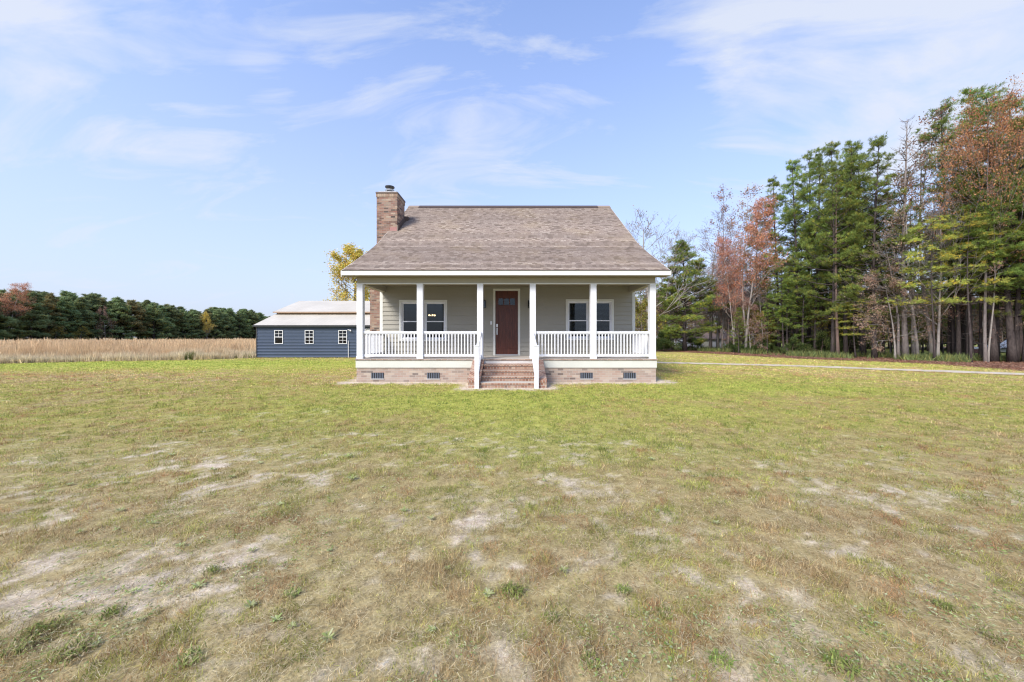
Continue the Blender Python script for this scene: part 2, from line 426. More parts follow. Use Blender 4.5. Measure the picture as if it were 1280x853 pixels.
# ---------------------------------------------------------------- ground
def axis(a, b, step, out_lo, out_hi):   # even steps from a to b, widening outside
    core = np.arange(a, b+step, step); lo = []; v = a; d = step
    while v > out_lo: d *= 1.35; v -= d; lo.append(v)
    hi = []; v = core[-1]; d = step
    while v < out_hi: d *= 1.35; v += d; hi.append(v)
    return np.array(lo[::-1]+list(core)+hi)
def build_ground():
    xs = np.concatenate([axis(-34, -5.2, .16, -1800, -5.2), np.arange(-5.0, 5.0, .055), axis(5.1, 34, .16, 5.1, 1800)])
    ys = np.concatenate([axis(.6, .7, .1, -1800, .7), np.arange(.85, 6, .04), axis(6.1, 34, .12, 6.1, 1800)])
    xs = np.unique(np.round(xs, 4)); ys = np.unique(np.round(ys, 4))
    X, Y = np.meshgrid(xs, ys); x = X.ravel(); y = Y.ravel()
    col, bare, green = lawn_color(x, y)
    wd = wood_depth(x, y); fd = field_depth(x, y)
    n = fbm(x, y, 1.3, 41)
    k = sstep(-.5, .3, wd+.9*(n-.5))[:, None]
    litter = np.array([[.20, .115, .075]])*(.75+.5*n[:, None])
    openg = (sstep(5, 9, wd)*(fbm(x, y, .12, 51) > .42))[:, None]
    litter = litter*(1-openg)+np.array([[.22, .24, .07]])*openg
    col = col*(1-k)+litter*k
    k = sstep(-.3, .5, fd+.8*(n-.5))[:, None]
    col = col*(1-k)+np.array([[.33, .25, .15]])*(.8+.4*n[:, None])*k
    z = np.where((y > .6) & (y < 34), .03*(fbm(x, y, .35, 61)-.5), 0)
    hm = (x > HX0-.8) & (x < HX1+.8) & (y > 10) & (y < 25); z = np.where(hm, z*.2, z)
    nx, ny = len(xs), len(ys)
    idx = np.arange(nx*ny).reshape(ny, nx)
    q = np.stack([idx[:-1, :-1], idx[:-1, 1:], idx[1:, 1:], idx[1:, :-1]], -1).reshape(-1, 4)
    me = bpy.data.meshes.new('ground')
    me.vertices.add(nx*ny); me.vertices.foreach_set('co', np.stack([x, y, z-.004], 1).astype(np.float32).ravel())
    me.loops.add(q.size); me.loops.foreach_set('vertex_index', q.astype(np.int32).ravel())
    me.polygons.add(len(q)); me.polygons.foreach_set('loop_start', np.arange(0, q.size, 4, dtype=np.int32))
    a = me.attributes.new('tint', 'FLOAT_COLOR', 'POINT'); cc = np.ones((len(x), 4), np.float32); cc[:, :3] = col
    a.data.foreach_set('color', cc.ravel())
    b = me.attributes.new('bare', 'FLOAT', 'POINT'); b.data.foreach_set('value', bare.astype(np.float32))
    m, nt, out = nmat('lawn_ground'); g = N(nt)
    at_ = g.n('ShaderNodeAttribute', attribute_name='tint'); o = g.tc()
    f1 = g.noise(o, 9, 5, .7); f2 = g.noise(o, 55, 4, .7)
    c1 = g.mix(.75, at_.outputs['Color'], g.ramp(f1, [(.25, (.28, .26, .24)), (.75, (.72, .73, .74))]), 'OVERLAY')
    c1 = g.mix(.8, c1, g.ramp(f2, [(.25, (.25, .24, .22)), (.75, (.75, .75, .76))]), 'OVERLAY')
    g.bsdf(out, c1, .95, .05, 0, g.bump(g.math('ADD', f1, f2), .5, .02))
    me.materials.append(m); me.update(calc_edges=True)
    o = bpy.data.objects.new('ground', me); C.objects.link(o)
    tag(o, 'patchy dry winter lawn with bare sandy spots', None, None, 'structure')
build_ground()

def build_driveway():
    pts = []
    for (a, b) in zip(DRIVE[:-1], DRIVE[1:]):
        n = max(2, int(math.dist(a, b)/.35))
        for i in range(n): pts.append((a[0]+(b[0]-a[0])*i/n, a[1]+(b[1]-a[1])*i/n))
    # smooth
    P = np.array(pts)
    for _ in range(30): P[1:-1] = (P[:-2]+P[1:-1]*2+P[2:])/4
    mb = MB(); prev = None
    for i in range(len(P)):
        d = P[min(i+1, len(P)-1)]-P[max(i-1, 0)]; d = d/np.hypot(*d); nrm = np.array([-d[1], d[0]])
        w1 = .62+.2*R.uniform(-1, 1); w2 = .62+.2*R.uniform(-1, 1)
        l = P[i]+nrm*w1; r = P[i]-nrm*w2
        cur = ((l[0], l[1], .018), (r[0], r[1], .018))
        if prev: mb.face([prev[0], prev[1], cur[1], cur[0]])
        prev = cur
    o = mb.build('driveway', paint('pale_gravel', (.50, .43, .33), .95, .3, 3))
    tag(o, 'narrow pale gravel driveway curving across the lawn towards the wood', None, None, 'structure')
build_driveway()

# ---------------------------------------------------------------- house
HO = (-.27, 19.4, 0)
house = empty('house', HO, label='small one-storey house with full-width white-posted porch and brown shingle roof', cat='house')
def part(mb, name, mats, parent=house, **k): return mb.build(name, mats, parent, HO, **k)
YF, YW, YB = 12.3, 14.6, 24.5
DK = .786; ZB, ZC = 3.32, 3.545
XL, XR = -5.37, 4.82

def wall_holes(mb, x0, x1, z0, z1, y0, y1, holes, mi=0):
    zs = sorted({z0, z1, *[h[2] for h in holes], *[h[3] for h in holes]})
    for a, b in zip(zs[:-1], zs[1:]):
        hs = sorted([(h[0], h[1]) for h in holes if h[2] < b-1e-6 and h[3] > a+1e-6]); x = x0
        for h0, h1 in hs: mb.box(x, h0, y0, y1, a, b, mi); x = h1
        mb.box(x, x1, y0, y1, a, b, mi)
WINS = [(-4.615, -2.69, 1.36, 3.01), (2.06, 3.98, 1.40, 3.04)]
DOOR = (-.764, .144, .80, 3.378)
holes = [(a+.07, b-.07, c+.07, d-.07) for a, b, c, d in WINS] + [(DOOR[0]-.01, DOOR[1]+.01, DK, DOOR[3]+.01)]
ZWT = 4.2
def siding_front():
    mb = MB(); e = .178; z = DK
    while z < ZC+.05:
        z1 = min(z+e, ZC+.06)
        cuts = sorted({z, z1, *[h[k] for h in holes for k in (2, 3) if z < h[k] < z1]})
        for a, b in zip(cuts[:-1], cuts[1:]):
            xs = []; x = XL+.1
            for h in sorted(h for h in holes if h[2] < b-1e-6 and h[3] > a+1e-6): xs.append((x, h[0])); x = h[1]
            xs.append((x, XR-.1))
            ya = YW-.032+.029*(a-z)/e; yb = YW-.032+.029*(b-z)/e
            for x0, x1 in xs:
                mb.face([(x0, ya, a), (x1, ya, a), (x1, yb, b), (x0, yb, b)])
                if a == z: mb.face([(x0, YW, a), (x1, YW, a), (x1, ya, a), (x0, ya, a)])
        z += e
    return mb
part(siding_front(), 'front_siding', M['siding'])
def siding_side(X, sgn):
    mb = MB(); e = .178; z = DK-.2
    while z < 8.3:
        # gable: limit by roof slopes
        def yr(zz):
            if zz < 5.05: return YW, YB
            t = (zz-5.05)/(8.35-5.05); return YW+t*(19.5-YW), YB-t*(YB-19.6)
        a0, a1 = yr(z); b0, b1 = yr(z+e)
        mb.face([(X+sgn*.016, a0, z), (X+sgn*.016, a1, z), (X+sgn*.003, b1, z+e), (X+sgn*.003, b0, z+e)][::sgn])
        mb.face([(X, a0, z), (X, a1, z), (X+sgn*.016, a1, z), (X+sgn*.016, a0, z)])
        z += e
    return mb
part(siding_side(XL, -1), 'side_siding', M['siding']); part(siding_side(XR, 1), 'side_siding', M['siding'])
core = MB()
wall_holes(core, XL, XR, DK-.02, 5.0, YW+.001, YW+.14, holes)
core.box(XL, XL+.14, YW+.14, YB, .5, 5.0); core.box(XR-.14, XR, YW+.14, YB, .5, 5.0); core.box(XL, XR, YB-.14, YB-.001, .5, 5.0)
core.box(XL+.14, XR-.14, YW+.14, YB-.14, .7, DK); core.box(XL+.14, XR-.14, YW+.14, YB-.14, 3.4, 3.5)
core.box(XL+.14, XR-.14, YW+5, YW+5.1, DK, 3.4); core.box(-1.5, -1.4, YW+.14, YW+5, DK, 3.4); core.box(1.2, 1.3, YW+.14, YW+5, DK, 3.4)
part(core, 'inner_walls', M['room'])
for x0, x1, s_ in ((XL-.02, XL+.1, -1), (XR-.1, XR+.02, 1)):
    part(MB().box(x0, x1, YW-.025, YW+.1, DK, ZC), 'corner_board', M['trim'], bevel=.004)

# foundation, skirt, deck
fd = MB(); fd.box(XL+.02, XR-.02, YF+.04, YF+.24, -.05, .484); fd.box(XL+.02, XL+.22, YF+.24, YB, -.05, .484); fd.box(XR-.22, XR-.02, YF+.24, YB, -.05, .484); fd.box(XL+.22, XR-.22, YB-.2, YB, -.05, .484)
foundation = part(fd, 'foundation', M['brick_base'])
for px in (472, 541.7, 733, 786.8):
    xc = at(px, YF+.04); zc = .215
    v = MB(); v.box(xc-.21, xc+.21, YF+.02, YF+.045, zc-.1, zc+.1, 1)
    v.box(xc-.225, xc+.225, YF+.005, YF+.038, zc-.125, zc-.1, 2)
    for i in range(7):
        u = xc-.185+i*.0617; v.box(u-.012, u+.012, YF+.008, YF+.03, zc-.095, zc+.095, 0)
    part(v, 'crawl_vent', [paint('vent_grey', (.13, .15, .19), .5), M['black'], M['mortarcap']], foundation)
sk = MB(); 
for a, b in ((XL, -1.42), (.98, XR)): part(MB().box(a, b, YF+.01, YF+.05, .484, DK-.05), 'skirt_board', M['skirt'], bevel=.004)
for a in (XL-.004, XR-.03): part(MB().box(a, a+.034, YF+.051, YB, .484, DK-.05), 'skirt_board', M['skirt'], bevel=.004)
dk = MB(); dk.box(XL-.012, XR+.012, YF-.015, YW-.03, DK-.05, DK)
part(dk, 'porch_floor', M['deckbrick'], bevel=.006)
part(MB().box(-1.42, .98, YF+.012, YF+.1, .3, DK-.05), 'floor_edge', M['mortarcap'])

# steps and cheek walls
st = MB(); YS = 10.86; nst = 4; rise = DK/5; tr = (YF-YS)/nst
for i in range(nst):
    y0 = YS+i*tr; z1 = rise*(i+1)
    st.box(-1.02, .62, y0+.025, YF+.01, z1-rise-.02 if i else -.05, z1-.062)
    st.box(-1.02, .62, y0, y0+tr+.03, z1-.062, z1, 1)
nose = brick('step_nosing_brick', [(.17, .085, .062), (.28, .15, .10), (.35, .23, .165), (.24, .12, .085)], (.43, .385, .33), .092, .14, .012)
steps = part(st, 'steps', [M['brick_step'], nose], bevel=.006)
for x0, x1 in ((-1.40, -1.022), (.622, .97)):
    c = MB(); c.prism([(YS, -.05), (YF+.01, -.05), (YF+.01, DK-.08), (YS, .16)], 'x', x0+.02, x1-.004)
    c.prism([(YS-.02, .16), (YF+.01, DK-.079), (YF+.01, DK-.015), (YS-.02, .225)], 'x', x0, x1, 1)
    part(c, 'cheek_wall', [M['brick_step'], nose], steps, bevel=.006)

# columns
for cx in (-5.25, -3.21, -1.165, .625, 2.685, 4.70):
    c = MB(); w = .1; y0 = YF+.04; y1 = y0+.2
    c.box(cx-w, cx+w, y0, y1, DK, ZB)
    c.box(cx-w-.008, cx+w+.008, y0-.008, y1+.008, DK, DK+.09)
    c.box(cx-w-.006, cx+w+.006, y0-.006, y1+.006, ZB-.05, ZB-.002)
    part(c, 'porch_column', M['white'], bevel=.005)

# rails
def railing(p0, p1, z0a, z1a, z0b, z1b, n, name='porch_railing', wid=.045):
    """straight railing from p0 to p1 (plan points); bottom and top rail heights at each end"""
    r = MB(); x0, y0 = p0; x1, y1 = p1
    L = math.hypot(x1-x0, y1-y0); ux, uy = (x1-x0)/L, (y1-y0)/L; nx, ny = -uy, ux
    def bar(za, zb, h, w):
        P = []
        for (x, y, z) in ((x0, y0, za), (x1, y1, zb)):
            for s_ in (-1, 1):
                for dz in (0, h): P.append((x+nx*w*s_, y+ny*w*s_, z+dz))
        b = len(r.v); r.v += P
        for f in ((0,1,3,2),(4,6,7,5),(0,4,5,1),(2,3,7,6),(1,5,7,3),(0,2,6,4)):
            r.f.append(tuple(b+i for i in f)); r.mi.append(0); r.uv.append([(0,0)]*4)
    bar(z1a, z1b, .05, wid); bar(z1a-.045, z1b-.045, .044, .022); bar(z0a, z0b, .075, .028)
    ro = part(r, name, M['white'], bevel=.004)
    for i in range(n):
        t = (i+1)/(n+1); x = x0+(x1-x0)*t; y = y0+(y1-y0)*t; za = z0a+(z0b-z0a)*t+.07; zb = z1a+(z1b-z1a)*t-.04
        part(MB().box(x-.017, x+.017, y-.017, y+.017, za, zb), 'baluster', M['white'], ro)
yr = YF+.14
cols = (-5.25, -3.21, -1.165, .625, 2.685, 4.70)
for a, b in ((0, 1), (1, 2), (3, 4), (4, 5)):
    railing((cols[a]+.1, yr), (cols[b]-.1, yr), DK+.07, DK+.88, DK+.07, DK+.88, 16)
for x in (-5.25, 4.70): railing((x, YF+.24), (x, YW-.03), DK+.07, DK+.88, DK+.07, DK+.88, 18)
for xa, xb in ((-1.15, -1.115), (.61, .655)):
    railing((xa, YF+.06), (xb, YS+.02), DK+.08, DK+.88, .16, 1.17, 10, 'stair_railing', .035)
    part(MB().box(xb-.062, xb+.062, YS-.12, YS+.004, -.05, 1.24).box(xb-.075, xb+.075, YS-.133, YS+.017, 1.24, 1.272), 'newel_post', M['white'], bevel=.005)

# beam, soffit, ceiling, fascia
bmr = MB(); bmr.box(XL+.03, XR-.03, YF+.05, YF+.25, ZB, ZC)
bmr.box(XL+.03, XL+.23, YF+.25, YW-.03, ZB, ZC); bmr.box(XR-.23, XR-.03, YF+.25, YW-.03, ZB, ZC)
part(bmr, 'porch_beam', M['beam'], bevel=.004)
part(MB().box(XL+.02, XR-.02, YF+.035, YF+.05, ZB-.0, ZB+.03), 'beam_trim', M['trim'])
part(MB().box(XL+.05, XR-.05, YF+.06, YW-.02, ZC+.001, ZC+.02), 'porch_ceiling', M['soffit'])

# roof
RX0, RX1 = -5.67, 5.12
prof = [(11.95, 3.70), (14.1, 4.837), (14.65, 5.145), (15.3, 5.545), (15.9, 5.955), (19.58, 8.55)]
def roof_side(prof, mir):
    mb = MB(); v = 0; th = .016
    for (ya, za), (yb, zb) in zip(prof[:-1], prof[1:]):
        L = math.hypot(yb-ya, zb-za); n = round(L/.14); nrm = (-(zb-za)/L, (yb-ya)/L)
        for i in range(n):
            a = i/n; b = (i+1)/n
            y0, z0 = ya+(yb-ya)*a+nrm[0]*th, za+(zb-za)*a+nrm[1]*th
            y1, z1 = ya+(yb-ya)*b+nrm[0]*.001, za+(zb-za)*b+nrm[1]*.001
            yy0, zz0 = ya+(yb-ya)*a, za+(zb-za)*a
            if mir: y0, y1, yy0 = 2*19.58-y0, 2*19.58-y1, 2*19.58-yy0
            mb.face([(RX0, y0, z0), (RX1, y0, z0), (RX1, y1, z1), (RX0, y1, z1)], 0, [(0, v+.004), (RX1-RX0, v+.004), (RX1-RX0, v+.136), (0, v+.136)])
            mb.face([(RX0, yy0, zz0), (RX1, yy0, zz0), (RX1, y0, z0), (RX0, y0, z0)], 1)
            v += .14
    return mb
sh_dark = paint('shingle_edge', (.075, .055, .05), .9, .2, 8)
roof = part(roof_side(prof, False), 'roof', [M['shingle'], sh_dark])
bprof = [(11.9+2.0, 4.53), (19.58, 8.55)]
part(roof_side([(13.9, 4.53), (19.58, 8.55)], True), 'rear_roof', [M['shingle'], sh_dark], roof)
# roof deck under the shingles
p = [(11.97, 3.695), (14.1, 4.83), (14.65, 5.135), (15.3, 5.535), (15.9, 5.945), (19.58, 8.545), (25.24, 4.53), (25.22, 4.40), (19.58, 8.39), (15.0, 5.12), (12.02, 3.555)]
part(MB().prism(p, 'x', RX0+.01, RX1-.01), 'roof_deck', M['soffit'], roof)
part(MB().box(RX0, RX1, 11.92, 11.965, 3.548, 3.705), 'fascia', M['trim'], roof, bevel=.003)
part(MB().box(RX0+.01, RX1-.01, 11.90, 11.96, 3.703, 3.722), 'drip_edge', sh_dark, roof)
part(MB().box(RX0+.02, RX1-.02, 11.966, YF+.06, 3.546, 3.56), 'soffit', M['soffit'], roof)
for X0 in (RX0-.028, RX1+.003):
    r = MB(); q = [(11.93, 3.69), (14.1, 4.825), (14.65, 5.13), (15.3, 5.53), (15.9, 5.94), (19.58, 8.535), (25.24, 4.52), (25.2, 4.36), (19.58, 8.34), (15.02, 5.08), (11.95, 3.50)]
    r.prism(q, 'x', X0, X0+.025); part(r, 'rake_board', M['trim'], roof)
part(MB().prism([(19.30, 8.385), (19.58, 8.585), (19.86, 8.385), (19.86, 8.41), (19.58, 8.605), (19.30, 8.41)], 'x', -5.1, 4.45), 'ridge_vent', sh_dark, roof)
part(MB().prism([(19.35, 8.40), (19.58, 8.565), (19.81, 8.40), (19.81, 8.425), (19.58, 8.60), (19.35, 8.425)], 'x', RX0, RX1), 'ridge_cap', [M['shingle']], roof)

# chimney
CX0, CX1, CY0, CY1, CZ = -6.21, -5.28, 16.4, 17.5, 8.06
ch = MB()
ch.box(CX0, CX1, CY0, CY1, -.05, CZ-.22); ch.box(CX0-.02, CX1+.02, CY0-.02, CY1+.02, CZ-.22, CZ-.07, 1); ch.box(CX0-.035, CX1+.035, CY0-.035, CY1+.035, CZ-.07, CZ, 2)
soldier = brick('soldier_brick', [(.30, .22, .16), (.38, .32, .25), (.22, .14, .10), (.34, .28, .21)], (.25, .21, .18), .09, .17, .012)
chim = part(ch, 'chimney', [M['brick_chim'], soldier, M['brownflash']], bevel=.004)
# wide chimney base beside the wall
part(MB().box(-5.93, XL-.02, 14.95, 16.39, -.05, 3.6).prism([(14.95, 3.6), (16.39, 3.6), (16.39, 4.6)], 'x', -5.93, XL-.02), 'chimney_shoulder', M['brick_chim'], chim)
part(MB().box(CX0+.06, CX1-.06, CY0+.06, CY1-.06, CZ, CZ+.06), 'chimney_crown', M['mortarcap'], chim, bevel=.01)
fx, fy = -5.80, 16.95
fl = MB().lathe(fx, fy, [(.13, CZ+.05), (.13, CZ+.24), (.115, CZ+.24)], 20)
flue = part(fl, 'flue_pipe', M['galv'], chim, smooth=True)
part(MB().lathe(fx, fy, [(.0, CZ+.24), (.20, CZ+.25), (.21, CZ+.30), (.14, CZ+.33), (0, CZ+.33)], 20), 'flue_collar', M['galv'], chim)
cp = MB().lathe(fx, fy, [(.0, CZ+.42), (.21, CZ+.42), (.215, CZ+.46), (.10, CZ+.50), (0, CZ+.51)], 20)
for a in (0.4, 2.0, 3.5, 5.1): cp.tube([(fx+.13*math.cos(a), fy+.13*math.sin(a), CZ+.31), (fx+.13*math.cos(a), fy+.13*math.sin(a), CZ+.43)], .008, 5)
part(cp, 'flue_cap', M['darkmetal'], chim)
def roofz(y): return 5.28+(y-14.95)*(8.55-5.28)/(19.58-14.95)
fl = MB(); fl.prism([(CY0-.06, roofz(CY0-.06)-.05), (CY1+.05, roofz(CY1+.05)-.05), (CY1+.05, roofz(CY1)+.22), (CY0-.02, roofz(CY0)+.26)], 'x', CX1+.001, CX1+.05)
fl.prism([(CY1, roofz(CY1)-.05), (CY1+.35, roofz(CY1+.35)+.0), (CY1, roofz(CY1)+.25)], 'x', CX1-.45, CX1+.16)
part(fl, 'side_flashing', M['brownflash'], chim)
part(MB().box(CX1-.32, CX1+.0, CY0-.012, CY0-.002, roofz(CY0)-.1, roofz(CY0)+.17), 'front_flashing', M['pinkflash'], chim)

# windows
def window_unit(x0, x1, z0, z1, blind):
    y = YW
    w = MB()       # outer frame
    f = .045
    w.box(x0, x0+f, y+.0, y+.09, z0, z1); w.box(x1-f, x1, y+.0, y+.09, z0, z1); w.box(x0+f, x1-f, y, y+.09, z0, z0+f); w.box(x0+f, x1-f, y, y+.09, z1-f, z1)
    wo = part(w, 'window', M['white'], bevel=.003)
    zm = z0+(z1-z0)*.475
    for nm, a, b, yy in (('lower_sash', z0+f, zm+.02, y+.03), ('upper_sash', zm-.02, z1-f, y+.058)):
        s_ = MB(); t = .038; xa, xb = x0+f, x1-f
        s_.box(xa, xa+t, yy, yy+.025, a, b); s_.box(xb-t, xb, yy, yy+.025, a, b); s_.box(xa+t, xb-t, yy, yy+.025, a, a+t); s_.box(xa+t, xb-t, yy, yy+.025, b-t, b)
        part(s_, nm, M['white'], wo)
        part(MB().box(xa+t, xb-t, yy+.010, yy+.015, a+t, b-t), 'pane', M['glass'], wo)
    s_ = MB(); z = z1-.1; top = z1-.08; bot = z0+.06 if blind else zm-.25
    if blind:
        while z > bot:
            s_.prism([(y+.12, z), (y+.145, z+.012), (y+.146, z+.013), (y+.121, z+.001)], 'x', x0+.04, x1-.04); z -= .05
        part(s_, 'blind', M['slat'], wo)
for (x0, x1, z0, z1), bl in zip(WINS, (False, True)):
    c = .07; xm = (x0+x1)/2
    k = MB(); k.box(x0, x0+c, YW-.035, YW+.02, z0, z1); k.box(x1-c, x1, YW-.035, YW+.02, z0, z1)
    k.box(x0+c, x1-c, YW-.035, YW+.02, z1-c, z1); k.box(x0-.02, x1+.02, YW-.05, YW+.02, z0, z0+c-.001); k.box(xm-.045, xm+.045, YW-.033, YW+.06, z0+c, z1-c)
    part(k, 'window_casing', M['trim'], bevel=.003)
    window_unit(x0+c, xm-.045, z0+c, z1-c, bl); window_unit(xm+.045, x1-c, z0+c, z1-c, bl)

# door
dx0, dx1, _, dz1 = DOOR
k = MB(); c = .085
k.box(dx0-c, dx0, YW-.035, YW+.1, DK, dz1+c); k.box(dx1, dx1+c, YW-.035, YW+.1, DK, dz1+c); k.box(dx0, dx1, YW-.035, YW+.1, dz1, dz1+c)
part(k, 'door_casing', M['trim'], bevel=.004)
part(MB().box(dx0, dx1, YW-.06, YW+.1, DK, DK+.05), 'door_sill', M['steel'])
d = MB(); a, b = dx0+.004, dx1-.004; zb = DK+.053; y0 = YW+.02
stl = .12; zl0, zl1 = dz1-.56, dz1-.30
d.box(a, a+stl, y0, y0+.045, zb, dz1-.004); d.box(b-stl, b, y0, y0+.045, zb, dz1-.004)
d.box(a+stl, b-stl, y0, y0+.045, zl1, dz1-.004); d.box(a+stl, b-stl, y0, y0+.045, zb, zb+.22); d.box(a+stl, b-stl, y0, y0+.045, zl0-.16, zl0)
xm = (a+b)/2; d.box(xm-.05, xm+.05, y0, y0+.045, zb+.22, zl0-.16)
for p0, p1 in ((a+stl, xm-.05), (xm+.05, b-stl)):
    n = 3; w = (p1-p0)/n
    for i in range(n): d.box(p0+i*w+.003, p0+(i+1)*w-.003, y0+.016, y0+.035, zb+.22, zl0-.16)
    d.box(p0, p1, y0+.024, y0+.03, zb+.22, zl0-.16)
lw = (b-a-2*stl-.08)/3
for i in range(2): d.box(a+stl+lw*(i+1)+.04*i, a+stl+lw*(i+1)+.04*(i+1), y0, y0+.045, zl0, zl1)
d.box(a+stl-.03, b-stl+.03, y0-.04, y0-.001, zl0-.09, zl0-.05)      # dentil shelf
door = part(d, 'front_door', M['door'], bevel=.005)
for i in range(3): part(MB().box(a+stl+(lw+.04)*i, a+stl+(lw+.04)*i+lw, y0+.018, y0+.026, zl0, zl1), 'door_pane', M['glass'], door)
hd = MB(); hx = a+.065
hd.box(hx-.025, hx+.025, y0-.012, y0-.001, 1.62, 1.90); hd.tube([(hx, y0-.01, 1.86), (hx, y0-.055, 1.84), (hx, y0-.055, 1.68), (hx, y0-.01, 1.66)], .010, 8)
part(hd, 'door_handle', M['steel'], door, bevel=.003)
part(MB().box(hx-.033, hx+.033, y0-.03, y0-.001, 1.93, 2.05), 'door_lock', M['steel'], door, bevel=.006)
part(MB().box(-.965, -.895, YW-.04, YW-.016, 2.02, 2.16), 'doorbell', M['white'], bevel=.006)
for xc in (-1.2, .60):
    z = 2.86
    l = MB(); l.box(xc-.05, xc+.05, YW-.035, YW-.014, z-.1, z+.1); l.tube([(xc, YW-.03, z+.06), (xc, YW-.12, z+.15), (xc, YW-.12, z+.12)], .012, 6)
    l.box(xc-.065, xc+.065, YW-.185, YW-.055, z+.09, z+.12)
    for sx in (-1, 1):
        for sy in (-1, 1): l.box(xc+sx*.055-.006, xc+sx*.055+.006, YW-.12+sy*.055-.006, YW-.12+sy*.055+.006, z-.16, z+.09)
    l.box(xc-.06, xc+.06, YW-.18, YW-.06, z-.18, z-.16)
    lo = part(l, 'wall_lantern', M['black'])
    part(MB().box(xc-.048, xc+.048, YW-.168, YW-.072, z-.158, z+.088), 'lantern_glass', M['glass'], lo)

# chandelier inside the left room
chx, chy = at(540, 16.3), 16.3; chz = zt(395, 16.3)
chd = empty('chandelier', (chx, chy, chz), label='small lit chandelier with warm bulbs hanging inside the left porch window', cat='chandelier')
arms = MB().tube([(0, 0, 3.4-chz), (0, 0, .1)], .012, 6); arms.lathe(0, 0, [(0, .12), (.04, .1), (.03, -.02), (0, -.04)], 10)
for i in range(4):
    a = .5+i*math.pi/2; ca, sa = math.cos(a), math.sin(a)
    arms.tube([(0, 0, .02), (ca*.07, sa*.07, -.05), (ca*.13, sa*.13, -.02)], .008, 5)
arms.build('arms', M['brass'], chd)
for i in range(4):
    a = .5+i*math.pi/2; ca, sa = math.cos(a)*.13, math.sin(a)*.13
    MB().lathe(ca, sa, [(0, -.02), (.022, 0), (.028, .028), (.016, .055), (0, .068)], 10).build('bulb', M['bulb'], chd, smooth=True)

# ---------------------------------------------------------------- blue barn
BO = (-14, 31, 0)
barn = empty('barn', BO, label='dark blue metal barn with stepped cream roof and white windows left of the house', cat='barn')
def bp(mb, name, mats, parent=barn, **k): return mb.build(name, mats, parent, BO, **k)
BX0, BX1, BY, BZ = -19.2, -7.6, 27.1, 2.36
BW = [(343, 354.2), (381.1, 392.5), (423, 434.2)]
bh = [(at(a, BY)+.04, at(b, BY)-.04, 1.06, 2.02) for a, b in BW]
DX = at(456, BY)
bh.append((DX, DX+2.4, 0, 2.12))
w = MB(); z = 0
rib = []
while z < BZ-.02:
    e = .2286; z1 = min(z+e, BZ)
    for a, b, ya, yb in ((z, z+.03, 0, -.022), (z+.03, z+.07, -.022, -.022), (z+.07, z+.10, -.022, 0), (z+.10, z+e, 0, 0)):
        if a >= BZ: continue
        b = min(b, BZ)
        cuts = sorted({a, b, *[h[k] for h in bh for k in (2, 3) if a < h[k] < b]})
        for c0, c1 in zip(cuts[:-1], cuts[1:]):
            xs = []; x = BX0
            for h in sorted(h for h in bh if h[2] < c1-1e-6 and h[3] > c0+1e-6): xs.append((x, h[0])); x = h[1]
            xs.append((x, BX1))
            t0 = (c0-a)/(b-a); t1 = (c1-a)/(b-a)
            for x0, x1 in xs: w.face([(x0, BY+ya+(yb-ya)*t0, c0), (x1, BY+ya+(yb-ya)*t0, c0), (x1, BY+ya+(yb-ya)*t1, c1), (x0, BY+ya+(yb-ya)*t1, c1)])
    z += e
w.prism([(BY+.01, 0), (38.6, 0), (38.6, BZ), (36, 3.3), (36, 3.5), (32.7, 4.65), (29.4, 3.5), (29.4, 3.3), (BY+.01, BZ)], 'x', BX0, BX0+.03)
w.prism([(BY+.01, 0), (38.6, 0), (38.6, BZ), (36, 3.3), (36, 3.5), (32.7, 4.65), (29.4, 3.5), (29.4, 3.3), (BY+.01, BZ)], 'x', BX1-.03, BX1)
w.box(BX0, BX1, 38.57, 38.6, 0, BZ)
bp(w, 'wall', M['blue'])
bp(MB().box(BX0+.04, BX1-.04, BY+3.5, BY+3.6, 0, 2.3), 'inner_partition', M['room'])
bp(MB().box(BX0+.02, BX1-.02, 29.42, 29.45, 3.2, 3.56), 'clerestory_wall', M['barntan'])
lr = MB(); OV = .25
lr.prism([(26.9, 2.37), (29.44, 3.37), (29.44, 3.41), (26.9, 2.41)], 'x', BX0-.12, BX1+.2)
lr2 = MB(); lr2.prism([(38.8, 2.37), (35.96, 3.37), (35.96, 3.41), (38.8, 2.41)], 'x', BX0-.12, BX1+.2)
bp(lr, 'lower_roof', M['barnroof'])
bp(lr2, 'lower_roof', M['barnroof'])
ur = MB(); ur.prism([(29.15, 3.52), (32.7, 4.74), (36.25, 3.52), (36.25, 3.56), (32.7, 4.79), (29.15, 3.56)], 'x', BX0-.12, BX1+.2)
bp(ur, 'upper_roof', M['barnroof'])
bp(MB().box(BX0-.13, BX1+.2, 26.86, 26.9, 2.31, 2.42).box(BX0-.1, BX1+.2, 26.9, 27.08, 2.33, 2.35), 'lower_fascia', M['darkmetal'])
bp(MB().box(BX0-.13, BX1+.2, 29.11, 29.15, 3.48, 3.57), 'upper_fascia', M['barntan'])
bp(MB().box(BX0-.02, BX0+.05, BY-.03, BY+.02, 0, BZ-.03), 'corner_trim', M['darkmetal'])
